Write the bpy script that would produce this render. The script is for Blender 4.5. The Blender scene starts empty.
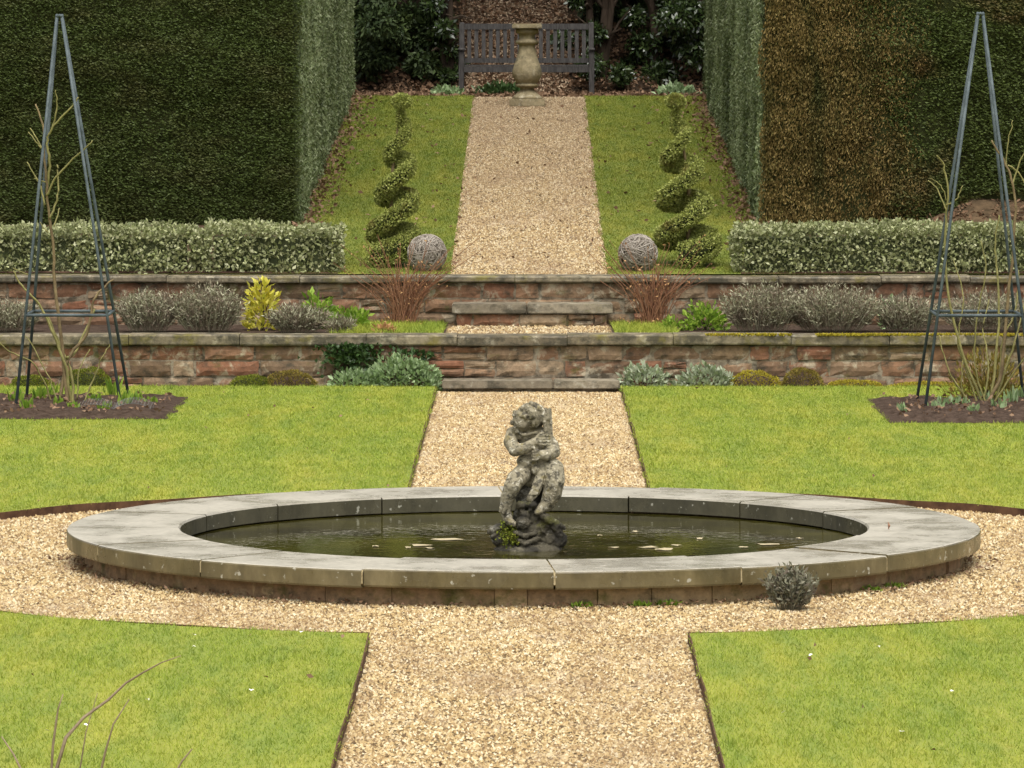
import bpy, bmesh, math, random
import numpy as np
from mathutils import Vector, Matrix, noise as mnoise

R = math.radians
rng = np.random.default_rng(7)
random.seed(7)
scene = bpy.context.scene
COL = scene.collection

# ------------------------------------------------------------------ helpers
def link(o):
    COL.objects.link(o)
    return o

def tag(o, label=None, cat=None, group=None, kind=None):
    if label: o['label'] = label
    if cat: o['category'] = cat
    if group: o['group'] = group
    if kind: o['kind'] = kind
    return o

def thing(name, label, cat, loc, rz=0.0, group=None):
    o = bpy.data.objects.new(name, None)
    o.empty_display_size = 0.1
    o.location = loc
    o.rotation_euler = (0, 0, rz)
    link(o)
    return tag(o, label, cat, group)

def mesh_np(name, V, F, mat, parent=None, smooth=False, loc=None):
    """V (n,3) array, F (m,k) array, all faces with k corners."""
    V = np.asarray(V, dtype=np.float32); F = np.asarray(F, dtype=np.int32)
    me = bpy.data.meshes.new(name)
    m, k = F.shape
    me.vertices.add(len(V)); me.vertices.foreach_set('co', V.ravel())
    me.loops.add(m * k); me.loops.foreach_set('vertex_index', F.ravel())
    me.polygons.add(m)
    me.polygons.foreach_set('loop_start', np.arange(0, m * k, k, dtype=np.int32))
    if smooth:
        me.polygons.foreach_set('use_smooth', np.ones(m, dtype=bool))
    me.update(calc_edges=True)
    if mat: me.materials.append(mat)
    o = bpy.data.objects.new(name, me)
    if loc is not None: o.location = loc
    link(o)
    if parent: o.parent = parent
    return o

class MB:
    def __init__(s): s.v = []; s.f = []
    def add(s, v, f):
        n = len(s.v)
        s.v.extend([tuple(p) for p in v]); s.f.extend([tuple(i + n for i in q) for q in f])
        return s
    def box(s, x0, x1, y0, y1, z0, z1):
        v = [(x0,y0,z0),(x1,y0,z0),(x1,y1,z0),(x0,y1,z0),(x0,y0,z1),(x1,y0,z1),(x1,y1,z1),(x0,y1,z1)]
        f = [(0,3,2,1),(4,5,6,7),(0,1,5,4),(1,2,6,5),(2,3,7,6),(3,0,4,7)]
        return s.add(v, f)
    def tube(s, pts, rad, n=6, cap=True):
        pts = [Vector(p) for p in pts]
        if not hasattr(rad, '__len__'): rad = [rad] * len(pts)
        rings = []
        up = Vector((0.13, 0.27, 1)).normalized()
        v = []
        for i, p in enumerate(pts):
            d = (pts[min(i + 1, len(pts) - 1)] - pts[max(i - 1, 0)])
            if d.length < 1e-9: d = Vector((0, 0, 1))
            d.normalize()
            a = d.cross(up)
            if a.length < 1e-3: a = d.cross(Vector((1, 0, 0)))
            a.normalize(); b = d.cross(a)
            for k in range(n):
                t = 2 * math.pi * k / n
                v.append(p + (a * math.cos(t) + b * math.sin(t)) * rad[i])
        f = []
        for i in range(len(pts) - 1):
            for k in range(n):
                f.append((i*n + k, i*n + (k+1) % n, (i+1)*n + (k+1) % n, (i+1)*n + k))
        if cap:
            f.append(tuple(range(n))[::-1]); f.append(tuple((len(pts)-1)*n + k for k in range(n)))
        return s.add(v, f)
    def lathe(s, prof, n=28, squareness=None):
        v = []; f = []
        for (r, z) in prof:
            for k in range(n):
                t = 2 * math.pi * k / n
                v.append((r * math.cos(t), r * math.sin(t), z))
        for i in range(len(prof) - 1):
            for k in range(n):
                f.append((i*n + k, i*n + (k+1) % n, (i+1)*n + (k+1) % n, (i+1)*n + k))
        f.append(tuple(range(n))[::-1]); f.append(tuple((len(prof)-1)*n + k for k in range(n)))
        return s.add(v, f)
    def build(s, name, mat, parent=None, smooth=False, loc=None, bevel=0, bseg=1):
        me = bpy.data.meshes.new(name)
        me.from_pydata([tuple(p) for p in s.v], [], s.f)
        if bevel:
            bm = bmesh.new(); bm.from_mesh(me)
            bmesh.ops.bevel(bm, geom=bm.edges[:], offset=bevel, segments=bseg, affect='EDGES', clamp_overlap=True)
            bm.to_mesh(me); bm.free()
        me.update()
        if smooth: me.polygons.foreach_set('use_smooth', [True] * len(me.polygons))
        if mat: me.materials.append(mat)
        o = bpy.data.objects.new(name, me)
        if loc is not None: o.location = loc
        link(o)
        if parent: o.parent = parent
        return o

def nrm(a):
    return a / np.maximum(np.linalg.norm(a, axis=1, keepdims=True), 1e-9)

def rdir(n):
    return nrm(rng.normal(size=(n, 3)))

def leaves(P, D, L, W, fold=0.25):
    """diamond leaves at P pointing along D; L, W arrays or scalars"""
    n = len(P)
    D = nrm(D)
    S = nrm(np.cross(D, rdir(n)))
    U = np.cross(S, D)
    L = np.broadcast_to(np.asarray(L, float), (n,))[:, None]
    W = np.broadcast_to(np.asarray(W, float), (n,))[:, None]
    V = np.empty((n, 4, 3))
    V[:, 0] = P
    V[:, 1] = P + D * L * .5 + S * W * .5 + U * W * fold
    V[:, 2] = P + D * L
    V[:, 3] = P + D * L * .5 - S * W * .5 + U * W * fold
    F = np.arange(4 * n).reshape(n, 4)
    return V.reshape(-1, 3), F

def cat(*vf):
    Vs = []; Fs = []; n = 0
    for V, F in vf:
        Vs.append(V); Fs.append(F + n); n += len(V)
    return np.concatenate(Vs), np.concatenate(Fs)

def ellipsoid_shell(n, c, r, inner=.6, zmin=-1.0, bump=.18, bfreq=2.3, seed=0.0):
    d = rdir(int(n * 2.4) + 20)
    d = d[d[:, 2] > zmin][:n]
    k = np.array([1 + bump * 2 * mnoise.noise(Vector((p[0]*bfreq + seed, p[1]*bfreq + 3.1*seed, p[2]*bfreq))) for p in d])
    s = (inner + (1 - inner) * rng.random(len(d)) ** .6) * k
    P = np.array(c) + d * np.array(r) * s[:, None]
    N = nrm(d / np.array(r))
    return P, N

# ------------------------------------------------------------------ materials
def new_mat(name):
    m = bpy.data.materials.new(name); m.use_nodes = True
    nt = m.node_tree; nt.nodes.clear()
    out = nt.nodes.new('ShaderNodeOutputMaterial')
    return m, nt, out

def N_(nt, t, **kw):
    n = nt.nodes.new(t)
    for k, v in kw.items(): setattr(n, k, v)
    return n

def pos(nt, scale=(1, 1, 1)):
    g = N_(nt, 'ShaderNodeNewGeometry')
    mp = N_(nt, 'ShaderNodeMapping'); mp.inputs['Scale'].default_value = scale
    nt.links.new(g.outputs['Position'], mp.inputs['Vector'])
    return mp.outputs['Vector']

def noise(nt, vec, scale, detail=4, rough=.6, dist=0):
    n = N_(nt, 'ShaderNodeTexNoise')
    n.inputs['Scale'].default_value = scale; n.inputs['Detail'].default_value = detail
    n.inputs['Roughness'].default_value = rough; n.inputs['Distortion'].default_value = dist
    nt.links.new(vec, n.inputs['Vector'])
    return n.outputs['Fac']

def ramp(nt, fac, stops, interp='LINEAR'):
    r = N_(nt, 'ShaderNodeValToRGB'); cr = r.color_ramp; cr.interpolation = interp
    while len(cr.elements) < len(stops): cr.elements.new(.5)
    for e, (p, c) in zip(cr.elements, stops):
        e.position = p
        e.color = (c[0], c[1], c[2], 1) if hasattr(c, '__len__') else (c, c, c, 1)
    nt.links.new(fac, r.inputs['Fac'])
    return r.outputs['Color']

def mix(nt, fac, a, b, mode='MIX'):
    m = N_(nt, 'ShaderNodeMix', data_type='RGBA', blend_type=mode)
    for sock, v in ((m.inputs['Factor'], fac), (m.inputs['A'], a), (m.inputs['B'], b)):
        if isinstance(v, (int, float)): sock.default_value = v
        elif isinstance(v, tuple): sock.default_value = (v[0], v[1], v[2], 1)
        else: nt.links.new(v, sock)
    return m.outputs['Result']

def island(nt):
    return N_(nt, 'ShaderNodeNewGeometry').outputs['Random Per Island']

def finish(nt, out, color, rough=.8, spec=.3, bump=None, bstr=.3, bdist=.01, transl=0, metallic=0):
    p = N_(nt, 'ShaderNodeBsdfPrincipled')
    if isinstance(color, tuple): p.inputs['Base Color'].default_value = (*color, 1)
    else: nt.links.new(color, p.inputs['Base Color'])
    if isinstance(rough, (int, float)): p.inputs['Roughness'].default_value = rough
    else: nt.links.new(rough, p.inputs['Roughness'])
    p.inputs['Specular IOR Level'].default_value = spec
    p.inputs['Metallic'].default_value = metallic
    if bump is not None:
        b = N_(nt, 'ShaderNodeBump'); b.inputs['Strength'].default_value = bstr; b.inputs['Distance'].default_value = bdist
        nt.links.new(bump, b.inputs['Height']); nt.links.new(b.outputs['Normal'], p.inputs['Normal'])
    sh = p.outputs['BSDF']
    if transl:
        t = N_(nt, 'ShaderNodeBsdfTranslucent')
        if isinstance(color, tuple): t.inputs['Color'].default_value = (*color, 1)
        else: nt.links.new(color, t.inputs['Color'])
        ms = N_(nt, 'ShaderNodeMixShader'); ms.inputs['Fac'].default_value = transl
        nt.links.new(sh, ms.inputs[1]); nt.links.new(t.outputs['BSDF'], ms.inputs[2])
        sh = ms.outputs['Shader']
    nt.links.new(sh, out.inputs['Surface'])

def foliage(name, cols, patch=None, pscale=1.0, prange=(.45, .65), rough=.6, spec=.3, transl=.25, pstretch=(1, 1, 1)):
    """cols: list of colours spread over the leaves at random; patch: colours of larger patches"""
    m, nt, out = new_mat(name)
    st = [(i / max(1, len(cols) - 1), c) for i, c in enumerate(cols)]
    c = ramp(nt, island(nt), st)
    if patch:
        f = ramp(nt, noise(nt, pos(nt, pstretch), pscale, 4, .6), [(prange[0], 0.0), (prange[1], 1.0)])
        c2 = ramp(nt, island(nt), [(i / max(1, len(patch) - 1), q) for i, q in enumerate(patch)])
        c = mix(nt, f, c, c2)
    finish(nt, out, c, rough, spec, transl=transl)
    return m

def plain(name, c, c2=None, scale=8, rough=.7, spec=.3, bstr=.3, bdist=.01, stretch=(1,1,1), metallic=0, lo=.35, hi=.65):
    m, nt, out = new_mat(name)
    v = pos(nt, stretch)
    n = noise(nt, v, scale, 6, .65)
    col = ramp(nt, n, [(lo, c), (hi, c2 or c)])
    finish(nt, out, col, rough, spec, bump=n, bstr=bstr, bdist=bdist, metallic=metallic)
    return m

def stone_mat(name, cols, lichen=(.42,.40,.32), dark=(.05,.045,.03), moss=(.12,.12,.02), rough=.85, spec=.25, lich=(.56,.68), dk=(.52,.66), ms=(.6,.72), per_island=True, wet=None, fs=1.0):
    m, nt, out = new_mat(name)
    v = pos(nt)
    if per_island: base = ramp(nt, island(nt), [(i / (len(cols) - 1), c) for i, c in enumerate(cols)])
    else: base = ramp(nt, noise(nt, v, 3.2, 5), [(.3 + .4 * i / (len(cols) - 1), c) for i, c in enumerate(cols)])
    nz = noise(nt, v, 17, 8, .7)
    base = mix(nt, .75, base, ramp(nt, nz, [(.25, .35), (.75, 1.4)]), 'MULTIPLY')
    base = mix(nt, ramp(nt, noise(nt, v, 7.3*fs, 6, .7, .5), [(lich[0], 0.0), (lich[1], .9)]), base, lichen)
    v2 = pos(nt, (1.3, 1.1, 1.7))
    base = mix(nt, ramp(nt, noise(nt, v2, 5.1*fs, 7, .7), [(dk[0], 0.0), (dk[1], .85)]), base, dark)
    v3 = pos(nt, (.9, 1.2, 1.1))
    base = mix(nt, ramp(nt, noise(nt, v3, 4.3*fs, 6, .7), [(ms[0], 0.0), (ms[1], .8)]), base, moss)
    rg = rough
    if wet: rg = ramp(nt, noise(nt, v, 2.1, 4), [(.4, wet), (.6, rough)])
    finish(nt, out, base, rg, spec, bump=nz, bstr=.6, bdist=.012)
    return m

M = {}
# lawn: a mossy, yellowish winter lawn in soft patches
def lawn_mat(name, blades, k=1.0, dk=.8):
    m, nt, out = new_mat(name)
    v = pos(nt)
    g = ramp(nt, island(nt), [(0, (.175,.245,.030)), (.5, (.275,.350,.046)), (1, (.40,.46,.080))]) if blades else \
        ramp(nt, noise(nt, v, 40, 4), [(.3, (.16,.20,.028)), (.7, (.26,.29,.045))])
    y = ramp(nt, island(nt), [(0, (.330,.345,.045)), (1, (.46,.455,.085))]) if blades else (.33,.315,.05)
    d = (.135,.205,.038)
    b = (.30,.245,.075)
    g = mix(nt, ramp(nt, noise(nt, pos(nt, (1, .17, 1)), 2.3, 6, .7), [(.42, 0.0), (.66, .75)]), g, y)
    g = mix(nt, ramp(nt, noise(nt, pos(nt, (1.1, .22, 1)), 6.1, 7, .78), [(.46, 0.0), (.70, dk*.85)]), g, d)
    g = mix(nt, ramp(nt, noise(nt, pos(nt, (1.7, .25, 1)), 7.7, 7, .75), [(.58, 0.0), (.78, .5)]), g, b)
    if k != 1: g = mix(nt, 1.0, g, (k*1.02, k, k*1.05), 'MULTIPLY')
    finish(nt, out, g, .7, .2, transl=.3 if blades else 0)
    return m
M['grass'] = lawn_mat('grass blades', True)
M['turf'] = lawn_mat('turf', False)
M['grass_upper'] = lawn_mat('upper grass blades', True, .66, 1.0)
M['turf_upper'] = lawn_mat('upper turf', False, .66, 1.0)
# gravel
def gravel_mat(name, isl, tint=1.0):
    m, nt, out = new_mat(name)
    v = pos(nt)
    cols = [(.11,.068,.032), (.30,.195,.083), (.43,.305,.138), (.51,.385,.195), (.69,.60,.41)]
    cols = [tuple(c * tint for c in q) for q in cols]
    if isl: c = ramp(nt, island(nt), [(i / 4, q) for i, q in enumerate(cols)])
    else: c = ramp(nt, noise(nt, v, 60, 3, .6), [(.25 + .5 * i / 4, tuple(.42*k for k in q)) for i, q in enumerate(cols)])
    c = mix(nt, ramp(nt, noise(nt, pos(nt, (1, .45, 1)), 1.5, 7, .72), [(.46, 0.0), (.70, .62)]), c, (.24,.155,.085))
    c = mix(nt, ramp(nt, noise(nt, pos(nt, (1.3, .5, 1)), 3.7, 6, .7), [(.54, 0.0), (.74, .5)]), c, (.60,.49,.34))
    # the landing and upper path mix in darker brown, more towards the far end
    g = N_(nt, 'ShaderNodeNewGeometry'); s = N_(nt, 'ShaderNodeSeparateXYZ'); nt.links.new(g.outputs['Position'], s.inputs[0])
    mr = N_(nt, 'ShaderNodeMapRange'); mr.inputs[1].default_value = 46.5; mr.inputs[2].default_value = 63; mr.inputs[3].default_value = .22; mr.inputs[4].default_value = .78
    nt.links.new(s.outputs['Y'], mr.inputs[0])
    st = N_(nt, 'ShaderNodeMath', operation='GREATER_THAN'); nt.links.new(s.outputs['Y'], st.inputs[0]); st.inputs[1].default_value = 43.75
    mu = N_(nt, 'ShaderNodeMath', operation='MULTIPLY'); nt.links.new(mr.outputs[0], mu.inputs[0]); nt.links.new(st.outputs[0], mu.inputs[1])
    far_brown = ramp(nt, island(nt), [(0, (.095,.062,.036)), (.6, (.21,.145,.083)), (1, (.33,.26,.165))]) if isl else (.13,.085,.055)
    c = mix(nt, mu.outputs[0], c, far_brown)
    finish(nt, out, c, .75, .3)
    return m
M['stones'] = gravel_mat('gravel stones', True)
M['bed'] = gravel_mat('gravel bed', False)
M['soil'] = plain('dark soil', (.035,.022,.015), (.085,.058,.042), 14, .95, .1, .8, .03)
M['litter_ground'] = plain('leaf mould', (.035,.022,.014), (.12,.07,.045), 9, .95, .1, .6, .03)
M['litter'] = foliage('dead leaves', [(.11,.06,.03), (.21,.125,.07), (.28,.18,.11), (.16,.09,.05)], rough=.8, transl=.1)
M['path_litter'] = foliage('path litter', [(.30,.22,.14), (.38,.285,.19), (.44,.335,.225), (.33,.24,.155)], rough=.8, transl=.05)
def ground_mat():
    m, nt, out = new_mat('ground')
    g = N_(nt, 'ShaderNodeNewGeometry'); s = N_(nt, 'ShaderNodeSeparateXYZ'); nt.links.new(g.outputs['Position'], s.inputs[0])
    mr = N_(nt, 'ShaderNodeMapRange'); mr.inputs[1].default_value = 64.5; mr.inputs[2].default_value = 65.2
    nt.links.new(s.outputs['Y'], mr.inputs[0])
    v = pos(nt); n = noise(nt, v, 6, 8, .7)
    a = ramp(nt, n, [(.3, (.07,.10,.012)), (.7, (.13,.16,.02))])
    b = ramp(nt, n, [(.3, (.018,.014,.009)), (.7, (.055,.035,.022))])
    finish(nt, out, mix(nt, mr.outputs[0], a, b), .95, .1, bump=n, bstr=.6, bdist=.03)
    return m
M['ground'] = ground_mat()
M['wallstone'] = stone_mat('wall stone', [(.20,.088,.050), (.25,.145,.083), (.16,.105,.062), (.30,.205,.12), (.24,.105,.058), (.34,.25,.155), (.19,.115,.068), (.26,.135,.078)],
                           lichen=(.42,.36,.25), lich=(.53,.66), dk=(.50,.66), ms=(.57,.72), moss=(.10,.10,.02))
M['mortar'] = stone_mat('old mortar', [(.17,.13,.085), (.30,.245,.17), (.13,.095,.06)], lichen=(.42,.38,.28), dark=(.05,.04,.025), moss=(.10,.10,.02), lich=(.5,.66), dk=(.47,.60), ms=(.56,.70), per_island=False)
M['coping'] = stone_mat('wall coping', [(.20,.16,.10), (.27,.225,.145), (.16,.13,.085), (.24,.20,.13)], lichen=(.40,.36,.26), lich=(.54,.68), dk=(.43,.58), moss=(.17,.145,.025), ms=(.54,.68), wet=.4)
M['slab'] = stone_mat('step stone', [(.22,.19,.13), (.28,.24,.17), (.18,.15,.105)], lichen=(.42,.39,.31), dk=(.48,.64), wet=.35)
def pool_coping():
    m, nt, out = new_mat('pool coping')
    v = pos(nt)
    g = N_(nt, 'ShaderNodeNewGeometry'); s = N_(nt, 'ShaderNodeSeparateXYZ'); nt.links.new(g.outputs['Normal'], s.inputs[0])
    top = ramp(nt, island(nt), [(0, (.38,.35,.28)), (.5, (.44,.405,.325)), (1, (.34,.315,.25))])
    n1 = noise(nt, v, 2.2, 6, .65)
    top = mix(nt, ramp(nt, n1, [(.42, 0.0), (.70, .5)]), top, (.25,.23,.18))
    fine = noise(nt, v, 30, 5, .7)
    top = mix(nt, .5, top, ramp(nt, fine, [(.3, .6), (.7, 1.25)]), 'MULTIPLY')
    # the risers wear a film of algae and rain streaks
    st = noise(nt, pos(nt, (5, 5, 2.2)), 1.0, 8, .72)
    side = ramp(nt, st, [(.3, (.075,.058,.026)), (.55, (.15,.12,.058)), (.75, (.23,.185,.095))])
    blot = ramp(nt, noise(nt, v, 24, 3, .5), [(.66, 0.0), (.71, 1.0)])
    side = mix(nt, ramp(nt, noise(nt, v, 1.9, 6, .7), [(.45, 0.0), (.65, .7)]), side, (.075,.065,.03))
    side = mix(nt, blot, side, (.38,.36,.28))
    # the inner faces stay wet and carry dark algae
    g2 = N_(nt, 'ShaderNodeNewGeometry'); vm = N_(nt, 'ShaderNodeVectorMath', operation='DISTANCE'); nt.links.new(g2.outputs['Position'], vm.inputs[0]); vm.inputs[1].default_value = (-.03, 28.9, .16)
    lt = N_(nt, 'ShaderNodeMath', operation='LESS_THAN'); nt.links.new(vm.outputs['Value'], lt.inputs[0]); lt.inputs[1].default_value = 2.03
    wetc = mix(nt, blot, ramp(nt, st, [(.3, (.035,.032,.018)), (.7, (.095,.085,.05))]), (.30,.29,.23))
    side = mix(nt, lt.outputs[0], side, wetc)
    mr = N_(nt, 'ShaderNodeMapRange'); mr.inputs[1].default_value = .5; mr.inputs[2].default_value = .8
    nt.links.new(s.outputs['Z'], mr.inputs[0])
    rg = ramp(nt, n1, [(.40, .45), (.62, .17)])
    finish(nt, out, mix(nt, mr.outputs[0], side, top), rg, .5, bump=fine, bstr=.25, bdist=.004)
    return m
M['poolcoping'] = pool_coping()
M['poolwall'] = stone_mat('pool wall', [(.30,.215,.115), (.38,.28,.155), (.26,.165,.095), (.33,.25,.135)], lichen=(.32,.26,.16), dk=(.52,.68), ms=(.54,.68), moss=(.08,.085,.015))
M['statue'] = stone_mat('statue stone', [(.15,.13,.085), (.28,.245,.165), (.38,.34,.24)], lichen=(.56,.52,.41), dark=(.045,.040,.030), moss=(.19,.155,.055), lich=(.56,.62), dk=(.50,.60), ms=(.56,.68), per_island=False, fs=4.2)
M['rock'] = stone_mat('statue rock', [(.04,.035,.025), (.075,.065,.043), (.14,.125,.085)], lichen=(.34,.32,.26), dark=(.02,.018,.014), lich=(.56,.64), dk=(.46,.58), per_island=False)
M['moss'] = foliage('bright moss', [(.09,.12,.012), (.17,.20,.02), (.24,.24,.03)], rough=.9, transl=.2)
M['pedestal'] = stone_mat('pedestal stone', [(.20,.165,.095), (.28,.23,.135), (.35,.30,.185)], lichen=(.42,.38,.28), dk=(.56,.72), ms=(.58,.72), moss=(.15,.12,.03), per_island=False)
M['wood'] = plain('grey bench wood', (.036,.033,.031), (.085,.079,.074), 5, .8, .2, .4, .004, (12, 12, 1.5))
M['edging'] = plain('rusted edging', (.055,.028,.016), (.13,.07,.038), 10, .85, .2, .4, .004)
M['obelisk'] = plain('blue grey painted metal', (.045,.060,.064), (.10,.124,.130), 9, .6, .3, .25, .002)
M['wire'] = plain('galvanised wire', (.14,.14,.13), (.25,.25,.23), 9, .45, .5, .1, .002)
M['rosewood'] = plain('rose stems', (.155,.145,.045), (.30,.27,.10), 11, .7, .3, .3, .004)
M['rosewood_old'] = plain('old rose wood', (.12,.085,.045), (.24,.18,.09), 11, .8, .2, .4, .006)
M['twig'] = plain('bare twig bark', (.16,.115,.07), (.30,.23,.15), 12, .75, .3, .3, .003)
M['bark'] = plain('dark bark', (.03,.022,.015), (.07,.05,.035), 9, .95, .1, .8, .02, (1,1,.3))
M['willow'] = foliage('woven twigs', [(.14,.115,.09), (.27,.235,.19), (.38,.34,.29), (.20,.17,.135)], rough=.75, transl=0)
M['willow_core'] = plain('ball core', (.06,.05,.04), (.10,.085,.07), 9, .9)
# hedges
M['yew'] = foliage('dark yew', [(.050,.072,.014), (.060,.084,.017), (.072,.096,.021), (.064,.088,.018)], [(.066,.074,.019), (.090,.088,.026)], 1.9, (.46,.72), .6, .25, .15, (1, 1, 2.2))
M['yew_core'] = plain('yew interior', (.022,.026,.008), (.036,.040,.013), 6, .95, .1, .5, .05)
M['yew_pale'] = foliage('grey green yew', [(.11,.15,.05), (.165,.21,.08), (.23,.275,.125), (.31,.34,.19)], [(.040,.062,.014), (.085,.105,.032)], 1.3, (.43,.60), .55, .4, .15, (2.5, 1.1, .12))
M['yew_brown'] = foliage('cut back yew', [(.155,.110,.034), (.182,.128,.041), (.210,.148,.048), (.155,.130,.036)], [(.035,.045,.011), (.07,.07,.018)], 1.9, (.52,.72), .7, .2, .15, (2.6, 1, .5))
M['yew_mid'] = foliage('green yew', [(.052,.072,.014), (.066,.090,.018), (.084,.110,.024)], [(.10,.070,.024), (.15,.092,.034)], 1.25, (.52,.68), .6, .25, .15, (1, 1, 1.3))
M['euonymus'] = foliage('variegated leaves', [(.14,.17,.055), (.29,.31,.13), (.43,.44,.23), (.22,.25,.09), (.49,.49,.29), (.18,.21,.07)], [(.075,.09,.03), (.22,.23,.11)], 5, (.55,.72), .5, .4, .2)
M['euonymus_core'] = plain('hedge interior', (.04,.05,.02), (.08,.09,.04), 9, .9)
M['box'] = foliage('spiral foliage', [(.15,.18,.04), (.24,.27,.06), (.33,.36,.09), (.42,.43,.14)], [(.15,.13,.03), (.21,.19,.05)], 5, (.55,.70), .6, .25, .2)
M['box_core'] = plain('spiral interior', (.018,.024,.006), (.035,.042,.010), 9, .9)
M['lavender'] = foliage('lavender', [(.17,.165,.09), (.28,.28,.165), (.50,.49,.34), (.21,.165,.11), (.13,.10,.065)], [(.14,.095,.07), (.27,.215,.16)], 7, (.50,.68), .75, .2, .15)
M['greyleaf'] = foliage('small grey shrub', [(.10,.10,.055), (.19,.185,.12), (.30,.29,.21), (.10,.07,.05)], None, rough=.7, transl=.15)
M['yellowleaf'] = foliage('golden leaves', [(.48,.42,.03), (.62,.56,.06), (.74,.68,.14), (.42,.44,.04)], None, rough=.6, transl=.3)
M['freshleaf'] = foliage('fresh green leaves', [(.13,.24,.02), (.22,.36,.035), (.32,.44,.06), (.09,.17,.02)], None, rough=.55, transl=.3)
M['paleleaf'] = foliage('pale blue green leaves', [(.13,.20,.07), (.27,.38,.17), (.42,.53,.30), (.20,.29,.11)], None, rough=.55, transl=.25)
M['greyblue'] = foliage('grey rosettes', [(.17,.22,.11), (.33,.39,.24), (.52,.56,.42), (.23,.28,.14)], None, rough=.6, transl=.2)
M['mossmound'] = foliage('golden moss', [(.25,.20,.015), (.40,.32,.025), (.52,.43,.05), (.24,.23,.025)], None, rough=.9, transl=.2)
M['mossbrown'] = foliage('brown moss', [(.14,.115,.022), (.24,.19,.035), (.32,.23,.05), (.15,.145,.025)], None, rough=.9, transl=.2)
M['ivy'] = foliage('ivy leaves', [(.022,.05,.012), (.045,.09,.022), (.075,.13,.04)], None, rough=.45, spec=.4, transl=.15)
M['drystem'] = foliage('dry stems', [(.20,.085,.045), (.28,.14,.075), (.16,.07,.04)], None, rough=.8, transl=0)
M['dryleaf'] = foliage('dry leaf scraps', [(.40,.21,.08), (.52,.32,.14), (.30,.14,.06)], None, rough=.8, transl=.2)
M['laurel'] = foliage('dark glossy laurel', [(.016,.030,.009), (.034,.058,.015), (.062,.092,.028), (.024,.04,.013)], None, rough=.25, spec=.7, transl=.15)
M['laurel_dull'] = foliage('dark matt evergreen', [(.016,.030,.009), (.036,.058,.016), (.062,.090,.026)], [(.055,.085,.016), (.10,.135,.032)], 1.1, (.58,.72), .6, .3, .1)
M['whiteflake'] = foliage('floating leaves', [(.55,.52,.42), (.62,.56,.40), (.45,.36,.20), (.70,.68,.62)], None, rough=.5, transl=.1)
M['redleaf'] = plain('red brown leaf', (.17,.075,.04), (.26,.13,.07), 30, .6)
M['stake'] = plain('dark stake', (.04,.035,.03), (.08,.07,.06), 9, .8)
def water_mat():
    m, nt, out = new_mat('pool water')
    v = pos(nt)
    n = noise(nt, v, 1.3, 5, .6)
    c = ramp(nt, n, [(.35, (.020,.017,.005)), (.58, (.062,.056,.012)), (.75, (.12,.105,.025))])
    b = noise(nt, v, 11, 2, .5)
    finish(nt, out, c, .04, .5, bump=b, bstr=.22, bdist=.010)
    return m
M['water'] = water_mat()
M['jointmortar'] = plain('ochre joint mortar', (.20,.15,.07), (.48,.40,.24), 18, .9, .1, .5, .006)
M['petal'] = plain('white petals', (.72,.70,.64), (.82,.80,.76), 30, .7)

# ------------------------------------------------------------------ terrain
PX = -.03
YC = 28.9                       # pool centre
WALL1, WALL2 = 43.6, 45.65      # faces of the two retaining walls
T1, T2 = .46, .90
def gz(Y):
    Y = np.asarray(Y, float)
    return np.where(Y < 45.9, T2, T2 + .0779 * np.clip(Y - 45.95, 0, 18.9))
prof = [(-40,-.03),(43.72,-.03),(43.74,T1-.02),(45.78,T1-.02),(45.80,T2-.025)]
prof += [(y, float(gz(y)) - .02) for y in (45.95, 50, 55, 60, 64.85)] + [(68.6, 2.352), (69.6, 2.8), (75.5, 7.2), (84, 9.0), (200, 15), (420, 20)]
mb = MB()
xs = [-250, -60, -20, -8, -4, 0, 4, 8, 20, 60, 250]
v = [(x, y, z) for (y, z) in prof for x in xs]
f = [(i*11+k, i*11+k+1, (i+1)*11+k+1, (i+1)*11+k) for i in range(len(prof)-1) for k in range(10)]
mb.add(v, f)
tag(mb.build('ground', M['ground']), 'earth under the terraced garden, rising to a wooded bank', 'ground', kind='structure')

# lower gravel bed
MB().add([(-4.6,10,0),(4.6,10,0),(4.6,43.7,0),(-4.6,43.7,0)], [(0,1,2,3)])
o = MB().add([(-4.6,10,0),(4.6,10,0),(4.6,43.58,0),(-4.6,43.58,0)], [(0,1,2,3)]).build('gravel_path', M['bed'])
tag(o, 'beige gravel path around the pool and along the axis of the lower lawn', 'path', kind='structure')
GC, GR, PW = 28.9, 4.16, .80
def lawn_outline(sgn):
    a0 = math.asin(PW / GR)
    pts = [(PW, 10.0 + .25 * i) for i in range(int((GC - GR - 10.0) / .25) + 1)]
    n = 60
    for i in range(n + 1):
        a = -math.pi/2 + a0 + (math.pi - 2*a0) * i / n
        pts.append((GR * math.cos(a), GC + GR * math.sin(a)))
    pts += [(PW + .01, y) for y in np.arange(GC + GR + .2, 43.2, .25)] + [(PW + .01, 43.35)]
    far = [(13, 43.35), (13, 10.0)]
    return [(sgn * x, y) for x, y in pts], [(sgn * x, y) for x, y in far]
LZ = .05
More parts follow.
